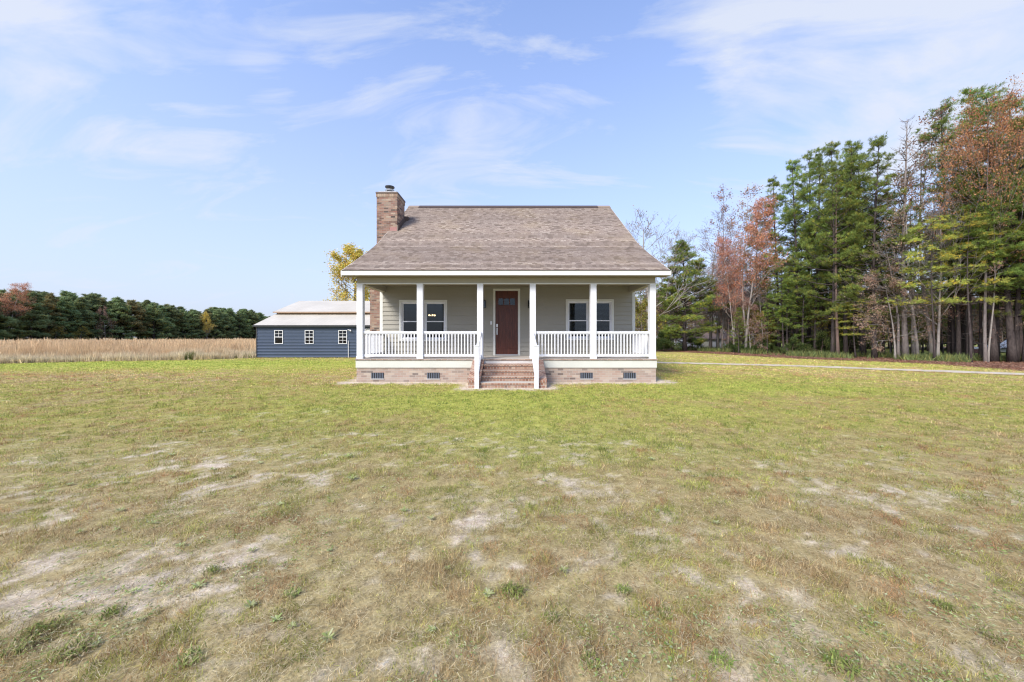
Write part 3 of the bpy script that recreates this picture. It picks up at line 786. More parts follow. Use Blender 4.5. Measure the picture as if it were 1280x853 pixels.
for i, (x0, x1, z0, z1) in enumerate(bh[:3]):
    f = .038; k = MB(); a, b, c, d_ = x0-.025, x1+.025, z0-.025, z1+.025; y = BY-.045
    k.box(a, a+f, y, BY+.04, c, d_); k.box(b-f, b, y, BY+.04, c, d_); k.box(a+f, b-f, y, BY+.04, c, c+f); k.box(a+f, b-f, y, BY+.04, d_-f, d_)
    zm = (c+d_)/2; k.box(a+f, b-f, y+.01, BY+.03, zm-.025, zm+.025)
    wn = bp(k, 'window', M['bwhite'])
    mu = MB(); xm = (a+b)/2; 
    for lo, hi in (((zm+.025, d_-f),) if i == 0 else ((zm+.025, d_-f), (c+f, zm-.025))):
        mu.box(xm-.011, xm+.011, y+.02, y+.04, lo, hi); mu.box(a+f, xm-.011, y+.02, y+.04, (lo+hi)/2-.011, (lo+hi)/2+.011); mu.box(xm+.011, b-f, y+.02, y+.04, (lo+hi)/2-.011, (lo+hi)/2+.011)
    bp(mu, 'muntins', M['bwhite'], wn)
    bp(MB().box(a+f, b-f, y+.05, y+.055, c+f, d_-f), 'pane', M['glass'], wn)
gd = MB(); z = .02
while z < 2.05: gd.box(DX+.06, DX+2.34, BY+.02+.0, BY+.05, z, min(z+.51, 2.1)-.012); z += .52
bdoor = bp(gd, 'garage_door', M['bwhite'], bevel=.006)
bp(MB().box(DX, DX+.06, BY-.03, BY+.06, 0, 2.16).box(DX+2.34, DX+2.4, BY-.03, BY+.06, 0, 2.16).box(DX+.06, DX+2.34, BY-.03, BY+.06, 2.1, 2.16), 'door_frame', M['bwhite'], bdoor)
px_ = at(435.5, BY-.06)
bp(MB().tube([(px_, BY-.06, 0), (px_, BY-.06, zt(426, BY))], .024, 8), 'conduit', M['bwhite'])
lx = at(437.3, BY-.1)
bp(MB().box(lx-.05, lx+.05, BY-.05, BY-.02, 1.98, 2.08).tube([(lx, BY-.05, 2.03), (lx-.12, BY-.16, 2.08)], .045, 8).tube([(lx, BY-.05, 2.03), (lx+.1, BY-.16, 1.98)], .045, 8), 'flood_light', M['bwhite'])

# ---------------------------------------------------------------- trees
def tubes_np(segs, n=5):
    """segs: list of (pts, radii) -> MB"""
    mb = MB()
    for pts, rad, k in segs: mb.tube(pts, rad, k)
    return mb
def rand_unit(n):
    v = rng.normal(size=(n, 3)); return v/np.linalg.norm(v, axis=1)[:, None]
def tufts(pos, dirs, per, length, width, cols, spread=.9, flat=0.0):
    """brush-like bunches of needles: per needles on each tuft, one triangle each"""
    n = len(pos); P = np.repeat(pos, per, 0); D = np.repeat(dirs, per, 0)
    r = rand_unit(n*per)
    d = D*(.55)+r*spread; d[:, 2] *= (1-flat); d /= np.linalg.norm(d, axis=1)[:, None]
    L = length*rng.uniform(.6, 1.15, (n*per, 1))
    base = P + rand_unit(n*per)*length*.28*np.array([1, 1, 1-flat])
    side = np.cross(d, rand_unit(n*per)); side /= np.linalg.norm(side, axis=1)[:, None]
    w = width*rng.uniform(.7, 1.3, (n*per, 1))
    V = np.empty((n*per, 3, 3)); V[:, 0] = base-side*w/2; V[:, 1] = base+side*w/2; V[:, 2] = base+d*L
    c = np.repeat(cols, per, 0)*rng.uniform(.75, 1.25, (n*per, 1))
    return V.reshape(-1, 3), c
def branch_curve(p, d, L, n, bend, wob, r):
    pts = [Vector(p)]; d = Vector(d).normalized()
    for i in range(n):
        d = (d+Vector((r.uniform(-wob, wob), r.uniform(-wob, wob), bend+r.uniform(-wob, wob)*.5))).normalized()
        pts.append(pts[-1]+d*(L/n))
    return pts

def tree_obj(name, trunk_mb, trunk_mat, V, col, leaf_mat, k, park):
    e = empty(name, (0, 0, 0)); trunk_mb.build('trunk', trunk_mat, e, smooth=True)
    if V is not None and len(V): soup('crown', V, k, col, leaf_mat, e)
    return e

def make_pine(H, cb, seed, Lmax=2.8, green=(.055, .10, .030), dens=1.0, per=15, nl=.20, nw=.022, tr=.17, lean=0, bark_='bark_pine', layered=False, whorl=.72, dead=0, shape=1.0, yellow=.15):
    r = random.Random(seed); segs = []
    tp = []; n = 12; lx, ly = r.uniform(-.3, .3)+lean, r.uniform(-.3, .3)
    for i in range(n+1):
        t = i/n; tp.append((lx*t+.12*math.sin(t*4+seed), ly*t+.10*math.cos(t*5+seed), H*t))
    rad = [tr*(1-.88*(i/n)**.9)+(.05*math.exp(-i*2.5)) for i in range(n+1)]
    segs.append((tp, rad, 9))
    def tpos(z):
        t = min(max(z/H, 0), 1)*n; i = min(int(t), n-1); f = t-i
        return Vector(tp[i]).lerp(Vector(tp[i+1]), f)
    pos = []; dirs = []; shd = []
    z = cb; az = r.uniform(0, 6)
    # a few dead stubs lower down
    for _ in range(int(6+dead)):
        zz = r.uniform(.12*H, cb); a = r.uniform(0, 6.28); L = r.uniform(.3, 1.3)
        pts = branch_curve(tpos(zz), (math.cos(a), math.sin(a), .1), L, 3, -.05, .15, r); segs.append((pts, [.02, .014, .009, .004], 3))
    while z < H-.15:
        t = (z-cb)/(H-cb)
        Lz = Lmax*((1-t)**.85)*(.5+.5*min(1, t*3+.3))*shape+.3
        for j in range(r.choice((3, 4, 4, 5))):
            if r.random() < .12: continue
            az += 2.4+r.uniform(-.5, .5)
            L = Lz*r.uniform(.4, 1.3); up = -.05+.75*t+r.uniform(-.12, .2) if not layered else r.uniform(-.05, .12)
            d = (math.cos(az), math.sin(az), up)
            pts = branch_curve(tpos(z+r.uniform(-.15, .15)), d, L, 5, .06 if not layered else .0, .12, r)
            r0 = .012+.014*L; segs.append((pts, [r0*(1-.8*i/5) for i in range(6)], 4))
            m = max(1, int(L*1.55*dens+.5)); bsh = r.uniform(.72, 1.3)
            for q in range(m+1):
                s = min(1, .42+.58*(q+r.random()*.8)/m) if q < m else 1.0
                i = min(int(s*5), 4); p0 = pts[i].lerp(pts[i+1], s*5-i)
                sd = r.choice((-1, 1)); dd = (pts[i+1]-pts[i]).normalized()
                lat = dd.cross(Vector((0, 0, 1)))*sd
                for w_ in range(2 if (q < m and r.random() < .5) else 1):
                    tl = (r.uniform(.3, .8)*(1.25-.5*s)*min(1.4, L*.5+.4)) if q < m else 0
                    td = (dd*.8+lat*(1-2*w_)*r.uniform(.4, 1.1)+Vector((0, 0, r.uniform(.05, .5) if not layered else r.uniform(-.15, .15)))).normalized()
                    e_ = p0+td*tl
                    if tl: segs.append(([p0, p0.lerp(e_, .5)+Vector((0, 0, -.03)), e_], [.012, .009, .006], 3))
                    cr = r.uniform(.09, .17)*(2.2 if layered else 1); shade = bsh*r.uniform(.85, 1.2)
                    for u in range(r.randint(6, 9)):
                        o_ = Vector((r.gauss(0, cr), r.gauss(0, cr), abs(r.gauss(0, cr*(.75 if not layered else .42)))))
                        pos.append(e_+o_); dirs.append((o_.normalized()*.6+td*.35+Vector((0, 0, .5 if not layered else .1))).normalized()); shd.append(shade)
        z += whorl*r.uniform(.6, 1.5)*(1-.35*t)
    pos = np.array([tuple(p) for p in pos]); dirs = np.array([tuple(p) for p in dirs])
    g = np.array(green)[None, :]; n_ = len(pos)
    v = rng.uniform(0, 1, (n_, 1))
    col = g*(.75+.5*v)*np.array(shd)[:, None] ; ye = (rng.uniform(0, 1, (n_, 1)) < yellow); col = np.where(ye, col*np.array([[1.7, 1.25, .9]]), col)
    V, c = tufts(pos, dirs, per, nl, nw, col, flat=.45 if layered else 0)
    return tubes_np(segs), M[bark_], V, c

def make_broad(H, seed, trunk_r=.16, first=.35, spread=.55, levels=4, leafn=0, leafcol=(), leafsz=.06, bark_='bark_grey', up=.35, twig=.006, nbr=(3, 4), width=1.0, leafr=.25, dens=1.0, straight=.06, whole=False):
    r = random.Random(seed); segs = []; ends = []
    n = 12; pts = [Vector((0, 0, 0))]; d = Vector((0, 0, 1))
    for i in range(n):
        d = (d+Vector((r.uniform(-1, 1)*straight, r.uniform(-1, 1)*straight, .05))).normalized(); pts.append(pts[-1]+d*H*.92/n)
    rad = [trunk_r*(1-.93*(i/n))+(.04*math.exp(-i*2)) for i in range(n+1)]
    segs.append((pts, rad, 8))
    def grow(p, d, L, rad0, lev):
        k = 4 if lev > 1 else 3
        q = branch_curve(p, d, L, k, .07*up*2, .14, r)
        segs.append((q, [max(twig*.6, rad0*(1-.75*i/k)) for i in range(k+1)], 4 if lev > 1 else 3))
        if lev <= 1:
            ends.extend(q[1:]); return
        m = r.randint(*nbr)
        for i in range(m):
            s = .3+.7*(i+r.random()*.8)/m; j = min(int(s*k), k-1); p0 = q[j].lerp(q[j+1], s*k-j)
            dd = (q[j+1]-q[j]).normalized(); a = r.uniform(0, 6.28)
            per_ = dd.orthogonal().normalized(); per_.rotate(__import__('mathutils').Quaternion(dd, a))
            nd = (dd*(1-spread*.5)+per_*spread+Vector((0, 0, up*.3))).normalized()
            grow(p0, nd, L*r.uniform(.45, .68), rad0*.5, lev-1)
    z = first; m = int(H*(1-first)*2.6*dens); az = r.uniform(0, 6)
    for i in range(m):
        t = first+(1-first)*(i+r.random()*.7)/m; j = min(int(t*n), n-1); p0 = pts[j].lerp(pts[j+1], t*n-j)
        az += 2.4+r.uniform(-.6, .6); L = H*.27*width*(1-.75*(t-first)/(1-first))*r.uniform(.6, 1.2)
        e = up+r.uniform(-.1, .4)
        grow(p0, Vector((math.cos(az), math.sin(az), e)), L, max(.012, rad[j]*.42), levels-1)
    V = c = None
    if leafn:
        E = np.array([tuple(p) for p in ends]); idx = rng.integers(0, len(E), leafn)
        # leaves hang in bunches: some twigs carry many, others none
        wgt = rng.uniform(0, 1, len(E))**2.2; wgt /= wgt.sum(); idx = rng.choice(len(E), leafn, p=wgt)
        P = E[idx]+rng.normal(size=(leafn, 3))*leafr*.5
        a = rand_unit(leafn); b = np.cross(a, rand_unit(leafn)); b /= np.linalg.norm(b, axis=1)[:, None]
        s = leafsz*rng.uniform(.6, 1.3, (leafn, 1))
        V = np.empty((leafn, 4, 3)); V[:, 0] = P-a*s; V[:, 1] = P+b*s*.6; V[:, 2] = P+a*s; V[:, 3] = P-b*s*.6
        V = V.reshape(-1, 3); pal = np.array(leafcol); c = pal[rng.integers(0, len(pal), leafn)]*rng.uniform(.7, 1.3, (leafn, 1))
    return tubes_np(segs), M[bark_], V, c

RUST = [(.42, .18, .08), (.34, .14, .075), (.48, .24, .12), (.27, .14, .09)]
RED = [(.56, .22, .12), (.48, .19, .12), (.60, .31, .19), (.42, .23, .16)]
BROWN = [(.36, .24, .17), (.42, .30, .21), (.30, .21, .16), (.38, .20, .15)]
GOLD = [(.74, .56, .13), (.66, .52, .12), (.72, .46, .14), (.44, .44, .11), (.56, .52, .12)]
GRN = (.205, .27, .066)
protos = {}
def proto(key, name, gen, leaf, k): protos[key] = (name, gen, leaf, k)
proto('pineA', 'pine_tree', lambda: make_pine(17, 3.4, 1, 3.0, GRN, .95, 15), 'needle', 3)
proto('pineB', 'pine_tree', lambda: make_pine(17, 6.5, 2, 2.7, GRN, .9, 15), 'needle', 3)
proto('pineC', 'pine_tree', lambda: make_pine(17, 4.8, 3, 3.3, GRN, .85, 15), 'needle', 3)
proto('pineD', 'pine_tree', lambda: make_pine(12.5, 1.8, 4, 2.4, (.19, .27, .066), 1.1, 15), 'needle', 3)
proto('pineE', 'pine_tree', lambda: make_pine(12.5, 4.6, 14, 2.6, (.19, .27, .066), 1.1, 15), 'needle', 3)
proto('pineF', 'pine_tree', lambda: make_pine(12, 1.0, 15, 2.7, (.22, .27, .070), 2.3, 16, whorl=.45), 'needle', 3)
proto('pineS', 'pine_tree', lambda: make_pine(16, 8.0, 5, 2.2, GRN, .9, 13), 'needle', 3)
proto('lime', 'young_pine_tree', lambda: make_pine(9.5, 3.6, 6, 2.7, (.38, .43, .095), .8, 13, nl=.22, nw=.02, tr=.09, layered=True, whorl=.95, yellow=.25), 'needle', 3)
proto('snag', 'dead_pine_tree', lambda: (lambda a: (a[0], a[1], None, None))(make_pine(17, 3.5, 8, 2.8, GRN, 1.6, 1, tr=.16, bark_='bark_grey', dead=14)), 'needle', 3)
proto('bareA', 'bare_tree', lambda: make_broad(14, 21, .17, .22, .62, 4, 500, BROWN, .06, 'bark_grey', .6, .016, (4, 5), 1.25, dens=1.0), 'leaf', 4)
proto('bareB', 'bare_tree', lambda: make_broad(13, 22, .10, .30, .55, 4, 900, BROWN, .05, 'bark_pale', .25, .010, (5, 6), .95, dens=1.15), 'leaf', 4)
proto('bareC', 'bare_tree', lambda: make_broad(15, 23, .09, .45, .5, 3, 1500, BROWN, .06, 'bark_pale', .45, .010, (4, 6), .55), 'leaf', 4)
proto('redA', 'red_leaved_tree', lambda: make_broad(14, 31, .12, .30, .55, 4, 13000, RED, .055, 'bark_pale', .45, .008, (4, 5), .72, dens=1.2, leafr=.4), 'leaf', 4)
proto('rustB', 'rust_leaved_oak_tree', lambda: make_broad(16, 32, .13, .34, .6, 4, 17000, RUST, .058, 'bark_grey', .35, .010, (4, 5), 1.25, dens=1.15, leafr=.5), 'leaf', 4)
proto('brownB', 'brown_leaved_tree', lambda: make_broad(9, 33, .08, .2, .6, 4, 8000, BROWN, .05, 'bark_pale', .1, .005, (4, 5), 1.25), 'leaf', 4)
proto('gold', 'autumn_pear_tree', lambda: make_broad(12.5, 34, .16, .16, .5, 4, 17000, GOLD, .075, 'bark_grey', .7, .006, (4, 5), .95, leafr=.35, dens=1.1), 'leaf', 4)
proto('under', 'yellowing_sapling', lambda: make_broad(5.5, 35, .05, .15, .6, 4, 5200, [(.36, .30, .05), (.20, .20, .05), (.28, .20, .07), (.14, .15, .045)], .07, 'bark_grey', .2, .005, (3, 4), 1.5), 'leaf', 4)
proto('holly', 'evergreen_shrub', lambda: make_broad(2.4, 36, .03, .05, .7, 4, 5200, [(.05, .085, .028), (.085, .12, .035), (.12, .14, .04)], .06, 'bark_warm', .2, .004, (3, 4), 2.0, leafr=.3), 'leaf', 4)
proto('farpine', 'distant_pine_tree', lambda: make_pine(15, 1.5, 41, 3.6, (.215, .28, .13), .85, 9, nl=.6, nw=.12, tr=.2, whorl=.7, yellow=.1), 'needle', 3)
proto('farpine3', 'distant_pine_tree', lambda: make_pine(14.5, 3.5, 43, 3.2, (.24, .25, .12), .7, 8, nl=.6, nw=.12, tr=.2, whorl=.9, yellow=.3), 'needle', 3)
proto('farpine2', 'distant_pine_tree', lambda: make_pine(14, 1.2, 42, 4.0, (.23, .29, .135), .85, 9, nl=.6, nw=.12, tr=.2, whorl=.7, yellow=.1), 'needle', 3)
made = {}
def tree(key, x, y, h=None, label=None, cat='tree', group=None, rz=None, base_h=None, wide=1.0, bark_=None):
    name, gen, leaf, k = protos[key]
    if key not in made:
        mb, bm_, V, c = gen()
        e = empty(name); tk = mb.build('trunk', bm_, e, smooth=True)
        if V is not None and len(V): soup('crown', V, k, c, M[leaf], e)
        zz = max(v[2] for v in mb.v); made[key] = (e, zz); o = e
    else:
        o = copy_tree(made[key][0])
    zz = made[key][1]; s = (h/zz) if h else 1
    o.location = (x, y, -.03); o.scale = (s*wide, s*wide, s); o.rotation_euler = (0, 0, R.uniform(0, 6.28) if rz is None else rz)
    for q in ('group',):
        if q in o: del o[q]
    tag(o, label, cat, group)
    if bark_:
        for ch_ in o.children:
            if ch_.name.startswith('trunk'):
                ch_.material_slots[0].link = 'OBJECT'; ch_.material_slots[0].material = M[bark_]
    return o
def tp(key, px, Y, top, label, **k):
    return tree(key, at(px, Y), Y, zt(top, Y), label, **k)

# --- the wood on the right: front trees, each placed on the measured trunk
tp('pineF', 858, 39, 303, 'full green pine with low boughs nearest the house, alone at the wood corner', wide=1.4)
tp('bareC', 872, 42, 330, 'thin bare tree with pale stem beside the pine at the wood corner')
tp('bareB', 887, 40, 262, 'bare twiggy tree with dark leaning trunk before the pale shed', bark_='bark_grey')
tp('bareC', 897, 42, 240, 'tall thin bare tree rising behind the pale shed corner', bark_='bark_grey')
tp('bareB', 903, 39, 300, 'grey bare tree forming one side of the V of trunks', wide=1.1)
tp('bareB', 911, 39, 320, 'grey bare tree forming the other side of the V of trunks', wide=1.1)
tp('bareC', 918, 37, 262, 'pale slim bare tree between the V of trunks and the red tree')
tp('redA', 932, 35, 247, 'rusty red leaved tree with pale trunk between bare trees and pines', wide=.85)
tp('redA', 918, 35.5, 292, 'smaller red leaved tree left of the taller one', wide=.7)
tp('pineD', 924, 33.5, 385, 'low green pine sapling at the foot of the red trees')
tp('brownB', 938, 34, 370, 'low brown leaved tree under the red trees')
tp('bareC', 934, 35.5, 225, 'wispy bare treetop standing above the red trees')
tp('pineS', 947, 38, 268, 'dark trunked pine behind the red leaved trees')
tp('bareC', 953, 36, 330, 'bare sapling with whitish stem at the foot of the first pines')
tp('pineA', 972, 36, 222, 'first big green pine right of the red trees', wide=.9)
tp('pineA', 996, 33.5, 203, 'big pine with boughs reaching low over the lawn edge', wide=.95)
tp('pineC', 1013, 36, 192, 'pine with twin-looking dark trunk behind the low boughs')
tp('pineC', 1027, 32, 187, 'broad pine with straight dark trunk in the first block of pines', wide=.9)
tp('pineA', 1042, 28, 182, 'pine with grey-blue trunk and a rounded bright top', wide=.8)
tp('pineS', 1047, 27.8, 200, 'slender pine with brown trunk touching a grey one', wide=.7, bark_='bark_warm')
tp('pineB', 1057, 28.3, 181, 'pine with near-black trunk in the middle of the pine block', wide=.9)
tp('pineC', 1066, 31, 186, 'shaded pine set back behind the near-black trunk')
tp('pineS', 1077, 28.6, 190, 'thin leaning pine with forked base shadow')
tp('pineA', 1092, 26.4, 172, 'stout grey trunked pine at the right end of the pine block', wide=.9)
tp('pineB', 1103, 28, 245, 'slim dark pine just right of the stout grey one', wide=.9)
tp('snag', 1130, 25.4, 142, 'dead pine with bare horizontal branches and no needles', wide=1.1)
tp('bareC', 1143, 26, 136, 'tall pale bare tree topping the gap between pines', wide=.9)
tp('bareB', 1124, 25.2, 285, 'small pinkish grey bare tree with drooping twigs over the litter', wide=1.25)
tp('brownB', 1119, 25.0, 330, 'low tree of dry brown leaves in front of the dead pine')
tp('pineB', 1131, 31, 262, 'dark pine behind the dead one', wide=.9)
tp('pineS', 1139, 26.3, 255, 'thick dark trunked pine right of the dead pine', wide=.9)
tp('bareC', 1147, 25.0, 210, 'brownish bare trunk with few twigs beside a thick dark pine')
tp('bareC', 1165, 25.6, 150, 'second pale bare tree top, right of the taller one')
tp('bareA', 1172, 23.6, 230, 'light grey forked hardwood trunk standing forward on the litter', wide=.6, bark_='bark_pale')
tp('lime', 1166, 22.8, 262, 'yellow-green young pine with flat sprays before the forked trunk', wide=.72)
tp('pineB', 1188, 25, 128, 'tall pine behind the forked grey trunk')
tp('pineS', 1193, 24.6, 190, 'slim black pine pole right of the forked grey trunk', wide=.8)
tp('pineB', 1204, 26, 118, 'tall dark-topped pine left of the rust oak')
tp('rustB', 1232, 21.9, 104, 'rust brown leaved oak rising above the green pines', wide=.60)
tp('lime', 1211, 21.8, 258, 'bright yellow-green layered young pine with dark grey trunk', wide=.75)
tp('pineE', 1238, 22.5, 208, 'bushy mid-green pine below the rust oak', wide=1.15)
tp('pineS', 1226, 23.5, 240, 'dark leaning pine crossing behind pale trunks', wide=.8).rotation_euler = (0, -.06, 1)
tp('bareC', 1235, 21.9, 230, 'pale grey straight hardwood trunk, the brightest near the parked car', wide=.7)
tp('pineB', 1246, 23, 112, 'tall pine with black trunk behind the brightest pale trunk')
tp('pineE', 1262, 21.9, 215, 'bushy pine with low boughs over the white car', wide=1.2)
tp('pineA', 1270, 23.5, 118, 'tall pine with brownish trunk in front of the white car', bark_='bark_warm')
tp('pineE', 1300, 21.2, 200, 'bushy pine at the very edge, beyond the white car')
tp('pineB', 1320, 21.5, 95, 'tallest pine of the wood, furthest right')
tp('lime', 1070, 26.6, 372, 'low yellow-green pine sprays before the stout grey trunk', wide=1.3)
tp('pineD', 1005, 31, 340, 'small green pine sapling under the big boughs', wide=1.1)
tp('pineD', 983, 32.5, 350, 'small dense pine sapling left of the big boughs', wide=1.1)
# interior rows, told apart by nothing in the photo
G1 = 'slender pines in the shade inside the wood'
rows = 0
for i in range(60):
    t = (i+.5)/60; px = 950+t*430+R.uniform(-6, 6)
    d = R.choice((3.5, 6, 9, 13, 18, 24)); ex, ey = gp(px, np.interp(px, [760, 925, 1100, 1280, 1420], [438, 443.5, 450, 460, 470]))
    sc2 = 1+d/ey; x, y = ex*sc2, ey*sc2
    top = np.interp(px, [950, 1000, 1040, 1100, 1180, 1230, 1400], [290, 228, 205, 192, 158, 135, 120])
    if 1095 < px < 1180: top = 300
    tree(R.choice(('pineB', 'pineS', 'pineS', 'pineC', 'pineA')), x, y, min(zt(top+R.uniform(20, 110), y), 17), 'slender dark pine deep in the shade among the inner rows of the wood', group=G1, wide=.95)
G2 = 'yellowing saplings between the trunks'
for i in range(40):
    px = R.uniform(795, 1400); d = R.uniform(2.5, 20); ex, ey = gp(px, np.interp(px, [760, 925, 1100, 1280, 1420], [438, 443.5, 450, 460, 470]))
    if 1215 < px < 1300 and d < 16: continue
    if 858 < px < 918 and d < 14: continue
    sc2 = 1+d/ey; tree(R.choice(('under', 'brownB', 'under')), ex*sc2, ey*sc2, R.uniform(3.5, 7), 'sapling with dry yellow or brown leaves between the shaded trunks', group=G2)
G7 = 'bare brushy trees at the wood corner'
for i in range(16):
    px = R.uniform(884, 948); Y = R.uniform(40, 50)
    tree(R.choice(('bareB', 'bareB', 'bareA')), at(px, Y), Y, R.uniform(6.5, 12), 'grey twiggy bare tree in the brushy corner of the wood', group=G7, wide=1.15, bark_='bark_grey' if i % 2 else None)
G3 = 'evergreen shrubs along the foot of the wood'
for i in range(30):
    px = R.uniform(800, 1060); d = R.uniform(.6, 6); ex, ey = gp(px, np.interp(px, [760, 925, 1100, 1280, 1420], [438, 443.5, 450, 460, 470]))
    if 1212 < px < 1300 or (862 < px < 915 and d < 5): continue
    sc2 = 1+d/ey; tree('holly', ex*sc2, ey*sc2, R.uniform(.7, 2.0), 'low evergreen shrub at the shaded foot of the wood', 'shrub', G3)
# trees seen behind the house on its right
tp('bareA', 812, 38, 262, 'large spreading bare tree behind the right end of the house roof', wide=1.45)
tp('bareA', 838, 42, 282, 'smaller bare tree leaning out beside the corner pine', wide=1.2)
tp('under', 800, 36, 372, 'yellow-green leaved tree seen through the right end of the porch', wide=1.0)
tp('brownB', 812, 44, 350, 'brownish leaved tree behind the last porch column')
tp('under', 824, 45, 372, 'dull yellow tree between the last porch column and the corner pine')
tp('brownB', 842, 47, 352, 'brown leaved tree just left of the corner pine')
G8 = 'low trees closing the view between the trunks'
for i in range(64):
    px = 945+i*7.5+R.uniform(-4, 4); ex, ey = gp(px, np.interp(px, [760, 925, 1100, 1280, 1420], [438, 443.5, 450, 460, 470]))
    sc2 = 1+R.uniform(20, 30)/ey
    tree(R.choice(('brownB', 'under', 'pineF', 'brownB', 'holly')), ex*sc2, ey*sc2, R.uniform(4, 8), 'low tree in the dim background behind the rows of trunks', group=G8, wide=1.3)
G4 = 'mixed trees closing the view behind the wood corner'
for i in range(34):
    px = 770+i*5.4+R.uniform(-3, 3); Y = R.uniform(54, 80)
    tree(R.choice(('brownB', 'bareB', 'under', 'pineD', 'brownB', 'pineS')), at(px, Y), Y, R.uniform(6, 10.5) if px < 900 else R.uniform(9, 14), 'mixed tree in the hazy backdrop behind the wood corner', group=G4, wide=1.3)
tp('gold', 440, 44, 308, 'autumn pear tree with orange and green leaves behind barn and house', wide=1.5)

# --- far wood on the left: a long straight plantation edge
G5 = 'dark pines of the far wood'
for row, (dx, step, hh) in enumerate(((0, 4.0, .96), (4.5, 4.4, 1.0), (10, 6.0, 1.03), (17, 8, 1.03))):
    y = 66+R.uniform(0, 3)
    while y < 262:
        x = -137-dx+R.uniform(-1, 1)
        h = (15.0+1.3*math.sin(y*.11)+R.uniform(-1.3, 1.3)-.012*(y-100))*hh
        if not (row == 0 and (118 < y < 123 or abs(y-158) < 2)):
            tree(R.choice(('farpine', 'farpine2', 'farpine', 'farpine2', 'farpine3')), x, y, h, 'dark green pine in the unbroken far wood beyond the tall grass', group=G5, wide=R.uniform(1.05, 1.5))
        y += step*R.uniform(.8, 1.25)
Yb = 121; tree('brownB', at(126, Yb)+1.5, Yb, 12, 'lone brownish grey bare tree in the front of the far pine wood', wide=.55)
Yb = 157; tree('gold', at(244, Yb)+5, Yb, 12.5, 'lone orange-yellow tree in the front of the far pine wood', wide=.85)
Yb = 98; tree('redA', at(3, Yb)+1, Yb, 16.5, 'rusty leaved treetop at the left end of the far wood', wide=1.2)
G6 = 'small yellow-green trees at the foot of the far wood'
for px, Y in ((170, 134), (92, 112), (175, 137), (60, 106)):
    tree('under', at(px, Y)+2, Y, R.uniform(4, 5.5), 'small yellow-green tree at the foot of the far pines', group=G6, wide=1.2)

# ---------------------------------------------------------------- undergrowth, litter, tall grass
def blades(x, y, h, w, col, lean=.35, z0=0.0):
    n = len(x); a = rng.uniform(0, 6.283, n); la = rng.uniform(0, 6.283, n); l = h*lean*rng.uniform(.2, 1.3, n)
    V = np.empty((n, 3, 3), np.float32)
    V[:, 0] = np.stack([x-np.cos(a)*w/2, y-np.sin(a)*w/2, np.full(n, z0)], 1)
    V[:, 1] = np.stack([x+np.cos(a)*w/2, y+np.sin(a)*w/2, np.full(n, z0)], 1)
    V[:, 2] = np.stack([x+np.cos(la)*l, y+np.sin(la)*l, z0+np.sqrt(np.maximum(h*h-l*l*.8, (h*.12)**2))], 1)
    return V.reshape(-1, 3)

def tall_grass():
    Vs = []; Cs = []
    for n, dmax, wsc in ((150000, 9, 1), (110000, 40, 2.2), (60000, 115, 5)):
        y = rng.uniform(14, 30 if dmax < 10 else (70 if dmax < 50 else 240), n*2); d = rng.uniform(0, 1, n*2)**(1.2)*dmax
        ex = np.interp(y, FIELD[:, 1], FIELD[:, 0]); x = ex-(d+1.6*fbm(ex, y, .35, 333)+.5*fbm(ex, y, 1.7, 334)-1.2)/.62
        far_ = y > 27.2
        keep = (x > -136); x, y, d = x[keep], y[keep], d[keep]
        cl = fbm(x, y, .8, 91); cl2 = fbm(x, y, .33, 95)
        keep = rng.uniform(0, 1, len(x)) < np.clip(cl*1.6-.2, .15, 1); x, y, d, cl, cl2 = x[keep], y[keep], d[keep], cl[keep], cl2[keep]
        x, y, d, cl, cl2 = x[:n], y[:n], d[:n], cl[:n], cl2[:n]
        tall = sstep(1.0, 4.5, d+4.5*(cl2-.5))
        cl3 = fbm(x, y, 2.6, 97, 3); h = (.22+.5*cl3)*(1-tall)+(.62+.5*cl2+1.1*(cl3-.42))*tall; h *= rng.uniform(.55, 1.1, len(x))*(.62+.75*fbm(x, y, .22, 98, 2))
        pale = np.array([.64, .53, .36]); tan = np.array([.64, .45, .265]); rust = np.array([.52, .30, .15]); green = np.array([.17, .18, .06])
        k = tall[:, None]; v = cl2[:, None]
        col = pale*(1-k)+(tan*(v)+ (rust*.5+pale*.5)*(1-v))*k
        ru = (fbm(x, y, .9, 99) > .64)[:, None]; col = np.where(ru, col*.45+rust*.55, col)
        gr = ((fbm(x, y, 1.1, 101) > .68) & (d < .8))[:, None]; col = np.where(gr, green, col)
        col = col*rng.uniform(.6, 1.25, (len(x), 1))*(.7+.6*cl3[:, None])
        Vs.append(blades(x, y, h, .021*wsc*rng.uniform(.7, 1.4, len(x))*(1+d/40), col, .3)); Cs.append(col)
    o = soup('tall_grass', np.concatenate(Vs), 3, np.concatenate(Cs), M['grass'])
    tag(o, 'dry orange-tan tall grass filling the field before the far wood', None, None, 'stuff')
tall_grass()

